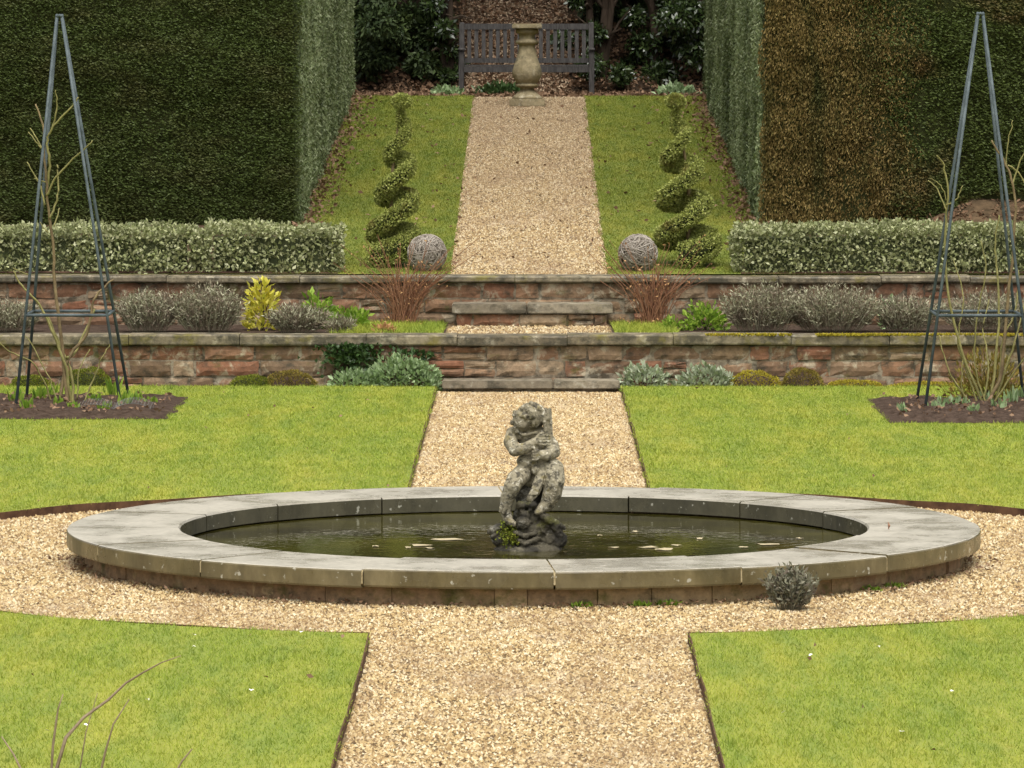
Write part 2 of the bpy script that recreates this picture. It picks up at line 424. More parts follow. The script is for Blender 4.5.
for sgn, side in ((-1, 'left'), (1, 'right')):
    inner, far = lawn_outline(sgn)
    inner = [(x + sgn * (.010 * mnoise.noise(Vector((x * .9, y * .8, 2))) + .004 * mnoise.noise(Vector((x * 5, y * 4, 2)))), y) for x, y in inner]
    ring = inner + far
    n = len(ring)
    mb = MB()
    v = [(x, y, LZ) for x, y in ring] + [(x, y, .004) for x, y in ring]
    fs = [tuple(range(n)) if sgn < 0 else tuple(range(n))[::-1]]
    fs += [(i, (i+1) % n, n + (i+1) % n, n + i) for i in range(n)]
    mb.add(v, fs)
    o = mb.build('lawn', M['turf'])
    bm = bmesh.new(); bm.from_mesh(o.data); bmesh.ops.recalc_face_normals(bm, faces=bm.faces); bm.to_mesh(o.data); bm.free()
    tag(o, f'mossy lawn on the {side} of the pool and lower path', 'lawn', kind='structure')
    # rusted edging strip
    t = .007
    mb = MB()
    P = np.array(inner); T = np.gradient(P, axis=0); T /= np.linalg.norm(T, axis=1)[:, None]
    Nn = np.stack([T[:, 1], -T[:, 0]], 1) * (-sgn)
    A = P + Nn * .002 * 0; B = P + Nn * t
    m = len(P); v = []
    for i in range(m):
        h = LZ + .004 + .004 * math.sin(i * .9)
        v += [(*A[i], 0), (*A[i], h), (*B[i], h), (*B[i], 0)]
    fs = []
    for i in range(m - 1):
        for k in range(4):
            fs.append((i*4 + k, i*4 + (k+1) % 4, (i+1)*4 + (k+1) % 4, (i+1)*4 + k))
    mb.add(v, fs)
    o = mb.build('lawn_edging', M['edging'])
    bm = bmesh.new(); bm.from_mesh(o.data); bmesh.ops.recalc_face_normals(bm, faces=bm.faces); bm.to_mesh(o.data); bm.free()
    tag(o, f'thin rusty metal edging strip holding the {side} lawn beside the gravel circle', 'edging', group='rusty edging strips round the lawns')

# soil beds under the obelisks
BEDS = {'left': (-5.6, -2.86, 39.4, 41.95), 'right': (2.82, 5.6, 39.0, 41.75)}
def in_bed(x, y):
    r = np.zeros(len(x), bool)
    for (a, b, c, d) in BEDS.values():
        r |= (x > a + .03) & (x < b - .03) & (y > c + .03) & (y < d - .03)
    return r
for side, (x0, x1, y0, y1) in BEDS.items():
    nx, ny = 60, 56
    v = []
    for j in range(ny + 1):
        for i in range(nx + 1):
            u, w = i / nx, j / ny
            e = min(u, 1 - u, w, 1 - w)
            x = x0 + (x1 - x0) * u; y = y0 + (y1 - y0) * w
            x += .05 * mnoise.noise(Vector((0, y * 2.2, side == 'left'))) ; y += .05 * mnoise.noise(Vector((x * 2.2, 0, 3)))
            z = LZ + .005 + min(1, e / .05) * (.022 + .030 * mnoise.noise(Vector((x * 6, y * 6, 0))) + .022 * mnoise.noise(Vector((x * 17, y * 17, 1))))
            v.append((x, y, max(z, LZ + .005)))
    fs = [(j*(nx+1)+i, j*(nx+1)+i+1, (j+1)*(nx+1)+i+1, (j+1)*(nx+1)+i) for j in range(ny) for i in range(nx)]
    o = MB().add(v, fs).build('soil', M['soil'])
    tag(o, f'bare dark soil bed cut in the {side} lawn under the metal obelisk', 'soil', kind='structure')

# terrace one: soil border, grass patches and gravel landing
o = MB().add([(-14,43.74,T1),(14,43.74,T1),(14,45.66,T1),(-14,45.66,T1)], [(0,1,2,3)]).build('border_soil', M['soil'])
tag(o, 'soil of the narrow planted border between the two walls', 'soil', kind='structure')
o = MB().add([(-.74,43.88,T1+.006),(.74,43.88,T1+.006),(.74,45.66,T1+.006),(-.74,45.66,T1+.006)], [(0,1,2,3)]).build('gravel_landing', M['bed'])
tag(o, 'gravel landing between the lower and upper steps', 'path', kind='structure')
GP = [(-1.75, -.76), (.76, 1.32)]
for a, b in GP:
    o = MB().add([(a,43.88,T1+.006),(b,43.88,T1+.006),(b,45.5,T1+.012),(a,45.5,T1+.012)], [(0,1,2,3)]).build('turf_strip', M['turf'])
    tag(o, 'strip of turf beside the gravel landing, ' + ('left' if a < 0 else 'right') + ' of the steps', 'lawn', kind='structure')

# terrace two: lawns and path
ys = [45.95, 50, 55, 60, 64.85]
def strip(x0, x1, ys, dz, name, mat, label, cat_):
    v = []
    for y in ys:
        z = float(gz(y)) + dz
        v += [(x0, y, z), (x1, y, z)]
    fs = [(2*i, 2*i+1, 2*i+3, 2*i+2) for i in range(len(ys) - 1)]
    return tag(MB().add(v, fs).build(name, mat), label, cat_, kind='structure')
UP = .725
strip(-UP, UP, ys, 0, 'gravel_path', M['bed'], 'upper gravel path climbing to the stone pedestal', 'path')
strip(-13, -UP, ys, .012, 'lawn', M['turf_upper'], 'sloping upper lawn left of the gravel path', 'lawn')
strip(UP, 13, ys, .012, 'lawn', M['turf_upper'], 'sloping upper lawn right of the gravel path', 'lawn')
# brown continuation up the bank
v = [(-.95,68.62,2.366),(.56,68.62,2.366),(.56,69.6,2.83),(-.95,69.6,2.83),(.50,75.4,7.15),(-.90,75.4,7.15)]
tag(MB().add(v, [(0,1,2,3),(3,2,4,5)]).build('bank_path', M['litter_ground']), 'leaf strewn path climbing the bank behind the bench', 'path', kind='structure')

# ------------------------------------------------------------------ grass blades
def blades(x, y, z, h, w):
    n = len(x)
    a = rng.random(n) * 2 * np.pi
    lean = rng.normal(size=(n, 2)) * .55
    P = np.stack([x, y, z], 1)
    S = np.stack([np.cos(a), np.sin(a), np.zeros(n)], 1)
    V = np.empty((n, 3, 3))
    V[:, 0] = P - S * (w / 2)[:, None]
    V[:, 1] = P + S * (w / 2)[:, None]
    V[:, 2] = P + np.stack([lean[:, 0] * h, lean[:, 1] * h, h], 1)
    return V.reshape(-1, 3), np.arange(3 * n).reshape(n, 3)
_gr = np.random.default_rng(3).random((256, 256))
def vnoise(x, y, f):
    x = x * f + 71.3; y = y * f + 13.7
    i = np.floor(x).astype(int); j = np.floor(y).astype(int); u_ = x - i; v_ = y - j
    u_ = u_*u_*(3-2*u_); v_ = v_*v_*(3-2*v_)
    g = lambda a, b: _gr[a % 256, b % 256]
    return (g(i,j)*(1-u_)+g(i+1,j)*u_)*(1-v_) + (g(i,j+1)*(1-u_)+g(i+1,j+1)*u_)*v_
def clumpy(x, y, s):
    return .45 + .6 * vnoise(x, y, 1.7 * s) * vnoise(y, x, 6.1) + .35 * vnoise(x, y, 17)
def lower_grass(y0, y1, dens, w0):
    n = int((y1 - y0) * 18 * dens)
    x = rng.random(n) * 18 - 9.0; y = y0 + rng.random(n) * (y1 - y0)
    rg = .030 * (rng.random(n) ** 2) * (.6 + .4 * np.sin(y * 5.1 + 3 * np.sin(x * 2.3)))
    k = (np.abs(x) > PW - rg) & (np.hypot(x, y - GC) > GR - rg) & ~in_bed(x, y) & (y < 43.4)
    k &= np.abs(x) < .115 * y + 4.2
    x = x[k]; y = y[k]
    h = (.010 + .026 * rng.random(len(x)) ** 1.5) * clumpy(x, y, 1.0)
    return blades(x, y, np.full(len(x), LZ - .002), h, w0 * (.7 + .6 * rng.random(len(x))))
G = [lower_grass(18.5, 27, 5200, .0050), lower_grass(27, 35, 3600, .0065), lower_grass(35, 43.4, 3000, .008)]
G0 = G
def upper_grass():
    n = int(4.6 * 19 * 2600)
    x = rng.random(n) * 4.9 - 2.45; y = 45.98 + rng.random(n) * 18.9
    k = np.abs(x) > UP - .055 * rng.random(n) ** 1.6 * (.5 + .5 * np.sin(y * 3.7 + 2 * np.sin(y * 1.3 + np.sign(x))))
    x, y = x[k], y[k]
    h = (.014 + .020 * rng.random(len(x))) * clumpy(x, y, .8)
    return blades(x, y, gz(y) + .010, h, .009 * (.7 + .6 * rng.random(len(x))))
def strip_grass():
    out = []
    for a, b in GP:
        n = int((b - a) * 1.6 * 3600)
        x = a + rng.random(n) * (b - a); y = 43.9 + rng.random(n) * 1.6
        out.append(blades(x, y, np.full(n, T1 + .008), .02 + .05 * rng.random(n), np.full(n, .009)))
    return out
V, F = upper_grass()
V0, F0 = cat(*G0, *strip_grass())
tag(mesh_np('grass', V0, F0, M['grass']), 'short mossy grass blades of the lower lawns and turf strips', 'grass', kind='stuff')
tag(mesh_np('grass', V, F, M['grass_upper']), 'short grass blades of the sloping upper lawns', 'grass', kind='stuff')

# ------------------------------------------------------------------ gravel stones
def pebbles(x, y, z, s):
    n = len(x)
    a = rng.random(n) * 2 * np.pi
    V = np.empty((n, 5, 3))
    for k in range(4):
        t = a + k * np.pi / 2 + rng.normal(size=n) * .25
        r = s * (.75 + .5 * rng.random(n)) * (1.0 if k % 2 else .72)
        V[:, k] = np.stack([x + r * np.cos(t), y + r * np.sin(t), z + s * (rng.random(n) - .35) * .45], 1)
    V[:, 4] = np.stack([x + s * .35 * rng.normal(size=n), y + s * .35 * rng.normal(size=n), z + s * (.45 + .75 * rng.random(n))], 1)
    i = np.arange(n)[:, None] * 5
    F = np.concatenate([i + np.array([[k, (k+1) % 4, 4]]) for k in range(4)], 1).reshape(-1, 3)
    return V.reshape(-1, 3), F
def lower_stones(y0, y1, dens, s0, xm=4.1):
    n = int((y1 - y0) * 2 * xm * dens)
    x = (rng.random(n) * 2 - 1) * xm; y = y0 + rng.random(n) * (y1 - y0)
    r = np.hypot(x, y - GC)
    k = ((np.abs(x) < PW - .01) | (r < GR - .012)) & (np.hypot(x - PX, y - YC) > 2.52) & (y < 43.3)
    x, y = x[k], y[k]
    # kicked-up bank of gravel against the pool wall
    return pebbles(x, y, .002 + .018 * np.clip((2.70 - np.hypot(x, y - YC)) / .17, 0, 1) * (.6 + .5 * np.sin(x * 5.3) * np.sin(y * 3.1 + x)) * (y < 33.0), s0 * (.6 + .8 * rng.random(len(x))))
G = [lower_stones(18.8, 27, 4600, .0100), lower_stones(27, 33.1, 3300, .0112), lower_stones(33.0, 43.3, 3400, .0118, .85)]
n = 2200
x = (rng.random(n) * 2 - 1) * .72; y = 43.9 + rng.random(n) * 1.35
G.append(pebbles(x, y, np.full(n, T1 + .008), .014 * (.6 + .8 * rng.random(n))))
n = int(1.45 * 18.8 * 3000)
x = (rng.random(n) * 2 - 1) * UP; y = 45.97 + rng.random(n) * 18.8
G.append(pebbles(x, y, gz(y) + .003, .0128 * (.6 + .8 * rng.random(n))))
V, F = cat(*G)
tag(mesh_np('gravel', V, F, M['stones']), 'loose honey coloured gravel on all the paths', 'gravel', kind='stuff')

# leaf litter: along the hedge feet, the ground by the bench and the bank path
def litter(n, fx, fy, fz, L, W):
    x = fx(n); y = fy(n)
    P = np.stack([x, y, fz(x, y)], 1)
    D = rng.normal(size=(n, 3)); D[:, 2] = np.abs(D[:, 2]) * .35
    return leaves(P, D, L * (.6 + .8 * rng.random(n)), W * (.6 + .8 * rng.random(n)))
u = lambda a, b: (lambda n: a + (b - a) * rng.random(n))
def edge(s):
    return lambda n: s * (2.38 - np.abs(rng.normal(size=n)) * .17)
def foot_litter(n):
    a = -np.pi * rng.random(n); r = 2.56 + .20 * rng.random(n) ** 2
    P = np.stack([PX + r*np.cos(a), YC + r*np.sin(a), .022 + .01*rng.random(n)], 1)
    D = rng.normal(size=(n, 3)); D[:, 2] = np.abs(D[:, 2]) * .3
    return leaves(P, D, .026*(.6+.8*rng.random(n)), .015)
lit = [litter(1500, edge(-1), u(48.2, 65), lambda x, y: gz(y) + .03, .05, .035),
       litter(1700, edge(1), u(47.8, 65), lambda x, y: gz(y) + .03, .05, .035),
       litter(9000, u(-3.2, 3.2), u(64.9, 68.9), lambda x, y: 2.37 + 0 * x, .07, .045),
       litter(260, u(-2.2, 2.2), u(46.2, 64.5), lambda x, y: gz(y) + .03, .05, .03),
       litter(300, u(-5.4, -2.9), u(39.5, 41.8), lambda x, y: LZ + .05 + 0 * x, .04, .028), litter(300, u(2.9, 5.4), u(39.1, 41.6), lambda x, y: LZ + .05 + 0 * x, .04, .028),
       litter(700, u(3.8, 5.6), u(48.9, 50.05), lambda x, y: gz(y) + .04 + .25 * (y - 48.8) / 1.3 * np.clip((x - 3.8) / .6, 0, 1), .05, .035),
       litter(9000, u(-3.4, 3.4), u(68.5, 71.0), lambda x, y: np.interp(y, [68.6, 69.6, 75.5], [2.38, 2.85, 7.2]), .07, .045),
       foot_litter(420),
       litter(160, u(-5, 5), u(20, 43), lambda x, y: LZ + .02 + 0 * x, .03, .018)]
V, F = cat(*lit)
V2 = V.reshape(-1, 4, 3)
c = V2[:, 0]
ok = ~((c[:, 1] < 44) & (np.hypot(c[:, 0], c[:, 1] - YC) < 2.50))
V = V2[ok].reshape(-1, 3); F = np.arange(len(V)).reshape(-1, 4)
tag(mesh_np('leaf_litter', V, F, M['litter']), 'fallen brown leaves along the hedge feet and round the bench', 'leaf litter', kind='stuff')
bankz = lambda x, y: np.interp(y, [68.6, 69.6, 75.5], [2.38, 2.85, 7.2])
V, F = litter(22000, u(-.93, .54), u(68.6, 75.3), bankz, .034, .026)
tag(mesh_np('bank_litter', V, F, M['path_litter']), 'pale brown leaf litter covering the bank path behind the bench', 'leaf litter', kind='stuff')

# ------------------------------------------------------------------ retaining walls
def stonework(x0, x1, z0, z1, yf, courses, seed, lmin=.16, lmax=.5):
    r = random.Random(seed)
    mb = MB()
    hs = [r.uniform(.8, 1.25) for _ in range(courses)]
    tot = sum(hs); z = z0
    for c in range(courses):
        h = (z1 - z0) * hs[c] / tot
        x = x0 - r.random() * .3
        while x < x1:
            big = r.random() < .14
            L = r.uniform(lmin, lmax) * (1.3 if big else 1)
            g = .007 + .006 * r.random()
            xa, xb = max(x + g, x0), min(x + L - g, x1)
            if xb - xa > .05:
                za, zb = z + g * .8, z + h - g * .8
                if r.random() < .13 and not big:
                    parts = [(za, (za+zb)/2 - .005), ((za+zb)/2 + .005, zb)]
                else: parts = [(za, zb)]
                for (a, b) in parts:
                    y0 = yf + r.uniform(-.014, .012)
                    j = lambda s=.008: r.uniform(-s, s)
                    nx = max(2, int((xb - xa) / .07))
                    # a lumpy front made of a grid of jittered points
                    rows = 3; v = []; f = []
                    for q in range(rows + 1):
                        for p in range(nx + 1):
                            u_, w_ = p / nx, q / rows
                            ed = (p in (0, nx)) or (q in (0, rows))
                            v.append((xa + (xb-xa)*u_ + j(.009), y0 + (.014 if ed else 0) + j(.004), a + (b-a)*w_ + j(.0055)))
                    for q in range(rows):
                        for p in range(nx):
                            k = q*(nx+1)+p
                            f.append((k, k+1, k+nx+2, k+nx+1))
                    base = len(v)
                    border = [p for p in range(nx+1)] + [q*(nx+1)+nx for q in range(1, rows+1)] + [rows*(nx+1)+p for p in range(nx-1, -1, -1)] + [q*(nx+1) for q in range(rows-1, 0, -1)]
                    for k in border: v.append((v[k][0], yf + .09, v[k][2]))
                    m = len(border)
                    for i in range(m):
                        f.append((border[(i+1) % m], border[i], base+i, base+(i+1) % m))
                    mb.add(v, f)
            x += L
        z += h
    return mb
def capstones(mb, x0, x1, y0, y1, z0, z1, seed, lmin=.7, lmax=1.25):
    r = random.Random(seed); x = x0
    while x < x1:
        L = r.uniform(lmin, lmax)
        dy, dz = r.uniform(-.010, .010), r.uniform(-.006, .006)
        n = 6
        sv = []; 
        for i in range(n + 1):
            px = x + .003 + (L - .006) * i / n
            jy = r.uniform(-.004, .004); jz = r.uniform(-.003, .003)
            sv += [(px, y0+dy+jy+.006, z0+dz), (px, y0+dy+jy, z0+dz+.012), (px, y0+dy+jy, z1+dz-.014+jz), (px, y0+dy+jy+.012, z1+dz+jz), (px, y1, z1+dz), (px, y1, z0+dz)]
        f = []
        for i in range(n):
            for k in range(6): f.append((i*6+(k+1) % 6, i*6+k, (i+1)*6+k, (i+1)*6+(k+1) % 6))
        f.append(tuple(range(6))); f.append(tuple(n*6+k for k in range(6))[::-1])
        mb.add(sv, f)
        x += L
    return mb
def mortar_skin(x0, x1, z0, z1, seed):
    nx, nz = int((x1 - x0) / .05), 14
    v = []
    for q in range(nz + 1):
        for p in range(nx + 1):
            x = x0 + (x1 - x0) * p / nx; z = z0 + (z1 - z0) * q / nz
            n = mnoise.noise(Vector((x * 3.1, z * 7, seed))) * .011 + mnoise.noise(Vector((x * 11, z * 19, seed))) * .007
            v.append((x, .0195 + n * .75, z))
    return MB().add(v, [(q*(nx+1)+p, q*(nx+1)+p+1, (q+1)*(nx+1)+p+1, (q+1)*(nx+1)+p) for q in range(nz) for p in range(nx)])
w1 = thing('retaining_wall', 'lower red and buff stone retaining wall at the back of the lawn', 'wall', (0, WALL1, 0))
stonework(-12, 12, -.01, .392, 0, 3, 3).build('stonework', M['wallstone'], w1)
mortar_skin(-12, 12, -.02, .39, 1.5).build('mortar', M['mortar'], w1, smooth=True)
capstones(MB(), -12, 12, -.05, .30, .394, .484, 5).build('coping', M['coping'], w1)
w2 = thing('retaining_wall', 'upper low stone wall under the variegated hedges and topiary spirals', 'wall', (0, WALL2, T1))
stonework(-12, 12, -.01, .385, 0, 3, 11).build('stonework', M['wallstone'], w2)
mortar_skin(-12, 12, -.02, .383, 7.5).build('mortar', M['mortar'], w2, smooth=True)
capstones(MB(), -12, 12, -.05, .30, .387, .446, 9, .8, 1.4).build('coping', M['coping'], w2)
# moss along the cap of the lower wall
n = 14000
x = 1.55 + 8 * rng.random(n); k = np.array([mnoise.noise(Vector((q * 1.9, 0, 0))) + .45 * mnoise.noise(Vector((q * 9, 5, 0))) > -.22 for q in x])
x = x[k]; n = len(x)
P = np.stack([x, -.050 + .09 * rng.random(n) ** 1.5, .474 + .012 * rng.random(n)], 1)
D = rng.normal(size=(n, 3)); D[:, 2] = np.abs(D[:, 2]) + .4
V, F = leaves(P, D, .022, .016)
o = mesh_np('moss', V, F, M['mossmound'], w1); o['label'] = 'yellow moss along the top of the wall coping'

# steps
def step(label, y0, y1, z0, zs, z1, x0, x1, cuts, base, mat_riser):
    t = thing('stone_step', label, 'step', (0, y0, base))
    mb = MB(); xs_ = [x0] + cuts + [x1]
    for a, b in zip(xs_[:-1], xs_[1:]):
        mb.box(a + .003, b - .003, 0, y1 - y0, zs - base, z1 - base)
    mb.build('tread', M['slab'], t, bevel=.009, bseg=2)
    if mat_riser:
        r = stonework(x0 + .05, x1 - .05, 0, zs - base - .002, .035, 1, 21, .2, .5)
        r.build('riser', M['wallstone'], t)
        MB().box(x0 + .06, x1 - .06, .06, y1 - y0, 0, zs - base - .004).build('core', M['mortar'], t)
    return t
step('lowest stone step lying on gravel against the lower wall', 43.22, 43.575, 0, .035, .105, -.755, .79, [.21], 0, False)
MB_ = MB().box(-.70, .74, .06, .34, 0, .034); MB_.build('support', M['mortar'], bpy.data.objects['stone_step'])
step('stone step with brick riser before the upper wall', 45.19, 45.645, T1, .585, .672, -.70, .76, [-.02], T1 + .005, True)

# ------------------------------------------------------------------ pool
pool = thing('fountain_pool', 'round raised stone pool with a broad wet coping', 'pool', (PX, YC, 0))
RO, RI, CT, CB = 2.64, 1.99, .207, .110
for k in range(16):
    a0 = R(-90 + 3.6 + 22.5 * k); a1 = a0 + R(22.5)
    ga, gi = .005 / RO, .005 / RI
    n = 12
    r_ = random.Random(k)
    dz = r_.uniform(-.004, .004); dr = r_.uniform(-.008, .008)
    v = []
    b = .010
    for i in range(n + 1):
        t = i / n
        def pt(rad, z, g):
            a = a0 + g + (a1 - a0 - 2*g) * t
            return (rad * math.cos(a), rad * math.sin(a), z + dz)
        v += [pt(RI, CB, gi), pt(RO+dr-.004, CB, ga), pt(RO+dr, CB+b, ga), pt(RO+dr, CT-b, ga), pt(RO+dr-b*.35, CT-b*.3, ga), pt(RO+dr-b, CT, ga), pt(RI+b, CT, gi), pt(RI, CT-b, gi)]
    f = []
    for i in range(n):
        for q in range(8): f.append((i*8+q, i*8+(q+1) % 8, (i+1)*8+(q+1) % 8, (i+1)*8+q))
    f.append(tuple(range(8))[::-1]); f.append(tuple(n*8+q for q in range(8)))
    MB().add(v, f).build('coping_stone', M['poolcoping'], pool)
mb = MB(); r_ = random.Random(9)
for k in range(16):
    a = R(-90 + 3.6 + 22.5 * k); h0 = CB + r_.uniform(.01, .05); c_, s_ = math.cos(a), math.sin(a); q_ = .004 + r_.uniform(0, .004)
    v = []
    for (rad, z) in ((RI + .02, CT - .006), (RO - .006, CT - .006), (RO + .002, CT - .018), (RO + .003, h0), (RO - .01, h0 - .006)):
        v += [(rad*c_ - q_*s_*-1, rad*s_ - q_*c_, z), (rad*c_ + q_*s_*-1, rad*s_ + q_*c_, z)]
    MB().add(v, [(2*i, 2*i+1, 2*i+3, 2*i+2) for i in range(4)]).build('joint_mortar', M['jointmortar'], pool)
# outer wall of stones
mb = MB(); r_ = random.Random(4); a = 0
while a < 2 * math.pi:
    L = r_.uniform(.12, .42) / 2.53
    a1 = min(a + L, 2*math.pi)
    rr = 2.548 + r_.uniform(-.010, .010)
    n = 4; v = []
    for i in range(n + 1):
        t = a + .0012 + (a1 - a - .0024) * i / n
        for (rad, z) in ((rr - .1, 0), (rr, 0), (rr + r_.uniform(-.005,.005), .06), (rr, CB - .004), (rr - .1, CB - .004)):
            v.append((rad * math.cos(t), rad * math.sin(t), z))
    f = []
    for i in range(n):
        for q in range(5): f.append((i*5+q, i*5+(q+1) % 5, (i+1)*5+(q+1) % 5, (i+1)*5+q))
    f.append((4,3,2,1,0)); f.append(tuple(n*5+q for q in range(5)))
    mb.add(v, f); a = a1
k = len(mb.v); n = 96
mb.v += [(2.545*math.cos(6.2831853*i/n), 2.545*math.sin(6.2831853*i/n), z) for z in (0, CB-.006) for i in range(n)]
mb.f += [(k+i, k+(i+1) % n, k+n+(i+1) % n, k+n+i) for i in range(n)]
mb.build('outer_wall', M['poolwall'], pool)
# inner lining and floor
mb = MB(); n = 96; v = []
for k in range(n):
    t = 2*math.pi*k/n
    for (rad, z) in ((2.42, CB-.004), (2.06, CB-.004), (2.06, -.02), (2.42, -.02)): v.append((rad*math.cos(t), rad*math.sin(t), z))
mb.add(v, [(k*4+q, ((k+1) % n)*4+q, ((k+1) % n)*4+(q+1) % 4, k*4+(q+1) % 4) for k in range(n) for q in range(4)])
mb.build('inner_wall', M['poolwall'], pool)
WZ = .10
v = [(PX, YC, WZ)] + [(PX + 2.055*math.cos(2*math.pi*k/96), YC + 2.055*math.sin(2*math.pi*k/96), WZ) for k in range(96)]
tag(MB().add(v, [(0, 1+k, 1+(k+1) % 96) for k in range(96)]).build('water', M['water']), 'still dark olive water in the round pool', 'water', kind='structure')

# ------------------------------------------------------------------ statue
def blob_mesh(prims, voxel, smooth_it, disp):
    bm = bmesh.new()
    for p in prims:
        if p[0] == 'e':        # ellipsoid: centre, radii, optional euler
            _, c, r, *e = p
            m = Matrix.Translation(c) @ (Matrix.Rotation(e[0][2], 4, 'Z') @ Matrix.Rotation(e[0][1], 4, 'Y') @ Matrix.Rotation(e[0][0], 4, 'X') if e else Matrix()) @ Matrix.Diagonal((*r, 1))
            bmesh.ops.create_uvsphere(bm, u_segments=20, v_segments=14, radius=1, matrix=m)
        else:                  # limb: chain of (point, radius)
            ch = p[1]
            for (a, ra), (b, rb) in zip(ch[:-1], ch[1:]):
                a, b = Vector(a), Vector(b); n = max(2, int((b - a).length / max(.006, .35 * min(ra, rb))))
                for i in range(n + 1):
                    t = i / n
                    bmesh.ops.create_icosphere(bm, subdivisions=2 if max(ra, rb) > .022 else 1, radius=ra + (rb - ra) * t, matrix=Matrix.Translation(a.lerp(b, t)))
    me = bpy.data.meshes.new('tmp'); bm.to_mesh(me); bm.free()
    o = bpy.data.objects.new('tmp', me); COL.objects.link(o)
    rm = o.modifiers.new('r', 'REMESH'); rm.mode = 'VOXEL'; rm.voxel_size = voxel
    sm = o.modifiers.new('s', 'SMOOTH'); sm.iterations = smooth_it; sm.factor = .5
    for (size, strength) in disp:
        tx = bpy.data.textures.new('t', 'CLOUDS'); tx.noise_scale = size
        dm = o.modifiers.new('d', 'DISPLACE'); dm.texture = tx; dm.strength = strength; dm.texture_coords = 'LOCAL'
    dg = bpy.context.evaluated_depsgraph_get()
    res = bpy.data.meshes.new_from_object(o.evaluated_get(dg))
    bpy.data.objects.remove(o); bpy.data.meshes.remove(me)
    res.polygons.foreach_set('use_smooth', [True] * len(res.polygons))
    return res
def C_(cx, cy, y=0.0):   # statue plane, metres
    return ((490 + cx / 4.656 - 527) / 174, y, (553 - (395 + cy / 4.656)) / 174)
st = thing('statue', 'weathered stone cherub seated on a rock in the middle of the pool', 'statue', (-.015, YC - .30, WZ - .012))
L_ = lambda *p: ('l', [(C_(a, b, c), r) for a, b, c, r in p])
pr = []
# torso, narrow at the waist
pr += [L_((205, 395, .03, .085), (205, 330, .02, .082), (200, 270, .02, .080), (195, 205, .02, .075)), ('e', C_(190, 318, -.03), (.078, .065, .05))]
pr += [L_((125, 195, .0, .046), (195, 190, .02, .055), (262, 200, .0, .044))]
# head tucked on the chest and turned to the left
pr += [('e', C_(192, 112, .0), (.086, .09, .082)), ('e', C_(150, 135, -.045), (.050, .05, .056)),
       ('e', C_(106, 135, -.055), (.012, .014, .016)), ('e', C_(116, 124, -.056), (.012, .012, .022)), ('e', C_(120, 100, -.055), (.020, .022, .011)), ('e', C_(160, 104, -.085), (.026, .014, .010)),
       ('e', C_(120, 157, -.058), (.014, .018, .008)), ('e', C_(122, 167, -.056), (.014, .018, .008)), ('e', C_(132, 178, -.05), (.022, .024, .014)), ('e', C_(155, 146, -.085), (.024, .018, .022)),
       ('e', C_(204, 140, -.085), (.010, .012, .022))]
# ropes of hair sweeping from the crown
hr = random.Random(12)
for i in range(26):       # tousled curls over the crown, shorter above the brow
    t = hr.random(); w_ = hr.random()
    cx = 122 + 160*t + hr.uniform(-6, 6); top = 50 + 46*(2*t - 1)**2
    cy = top + (34 + 34*t) * w_
    yy = -.015 - .085 * math.sin(math.pi * min(1, max(0, (cx - 108)/175))) * min(1, .35 + w_)
    pr.append(L_((cx - 9, cy - 7, yy + .012, .013), (cx + hr.uniform(-3, 8), cy + 2, yy, .017), (cx + hr.uniform(-9, 9), cy + 15, yy + .004, .012)))
for i in range(3):
    pr.append(L_((248 + 16*i, 80, -.05 + .03*i, .014), (256 + 14*i, 130, -.06 + .025*i, .0145), (262 + 12*i, 185, -.06 + .02*i, .013), (258 + 12*i, 240, -.07 + .02*i, .011)))
pr.append(L_((112, 170, -.04, .012), (160, 192, -.075, .012), (220, 182, -.075, .012)))
# near arm: elbow at the left, forearm rising to a hand that grips the lock
pr += [L_((110, 190, -.005, .042), (98, 228, -.04, .040), (118, 262, -.085, .038)), L_((118, 262, -.085, .038), (170, 250, -.11, .034), (218, 218, -.115, .025)), ('e', C_(232, 212, -.115), (.026, .020, .030))]
for i in range(4):
    pr.append(L_((232, 193 + 13*i, -.125, .0085), (258, 190 + 14*i, -.130, .0085), (280, 193 + 14*i, -.108, .0075)))
pr.append(L_((222, 200, -.125, .009), (236, 182, -.128, .008), (250, 178, -.118, .0075)))
# far arm folded beneath it
pr += [L_((266, 205, .02, .036), (296, 245, .0, .034), (302, 272, -.06, .036)), L_((302, 272, -.06, .036), (265, 282, -.105, .034), (232, 282, -.12, .028)), ('e', C_(262, 245, -.02), (.05, .06, .06)), ('e', C_(222, 280, -.125), (.032, .026, .032))]
for i in range(4):
    pr.append(L_((222, 262 + 13*i, -.146, .009), (206, 264 + 13*i, -.146, .009), (199, 271 + 11*i, -.128, .008)))
pr.append(L_((228, 262, -.14, .009), (214, 250, -.14, .008), (204, 248, -.13, .0075)))
# hips, thighs and shins
pr += [('e', C_(215, 375, .03), (.118, .08, .062))]
pr += [L_((165, 370, -.02, .060), (125, 395, -.12, .056), (108, 422, -.15, .050), (82, 490, -.12, .042), (76, 545, -.10, .034), (92, 590, -.115, .026), (115, 600, -.14, .018))]
pr += [L_((275, 345, -.01, .066), (300, 352, -.07, .060), (305, 400, -.10, .060), (292, 462, -.09, .058), (268, 515, -.09, .042), (240, 535, -.11, .028), (222, 548, -.13, .018))]
# scales along the outside of the legs
for k in range(15):
    u_ = k / 14
    for q in range(3):
        pr.append(('e', C_(98 - 28*u_ + 17*(q-1), 415 + 130*u_ + 6*(q % 2), -.19 + .05*u_ + .016*abs(q-1)), (.0115, .010, .009)))
        pr.append(('e', C_(316 - 26*u_*u_ + 20*(q-1), 345 + 150*u_ + 6*(q % 2), -.135 - .02*math.sin(3*u_) + .02*abs(q-1)), (.013, .010, .010)))
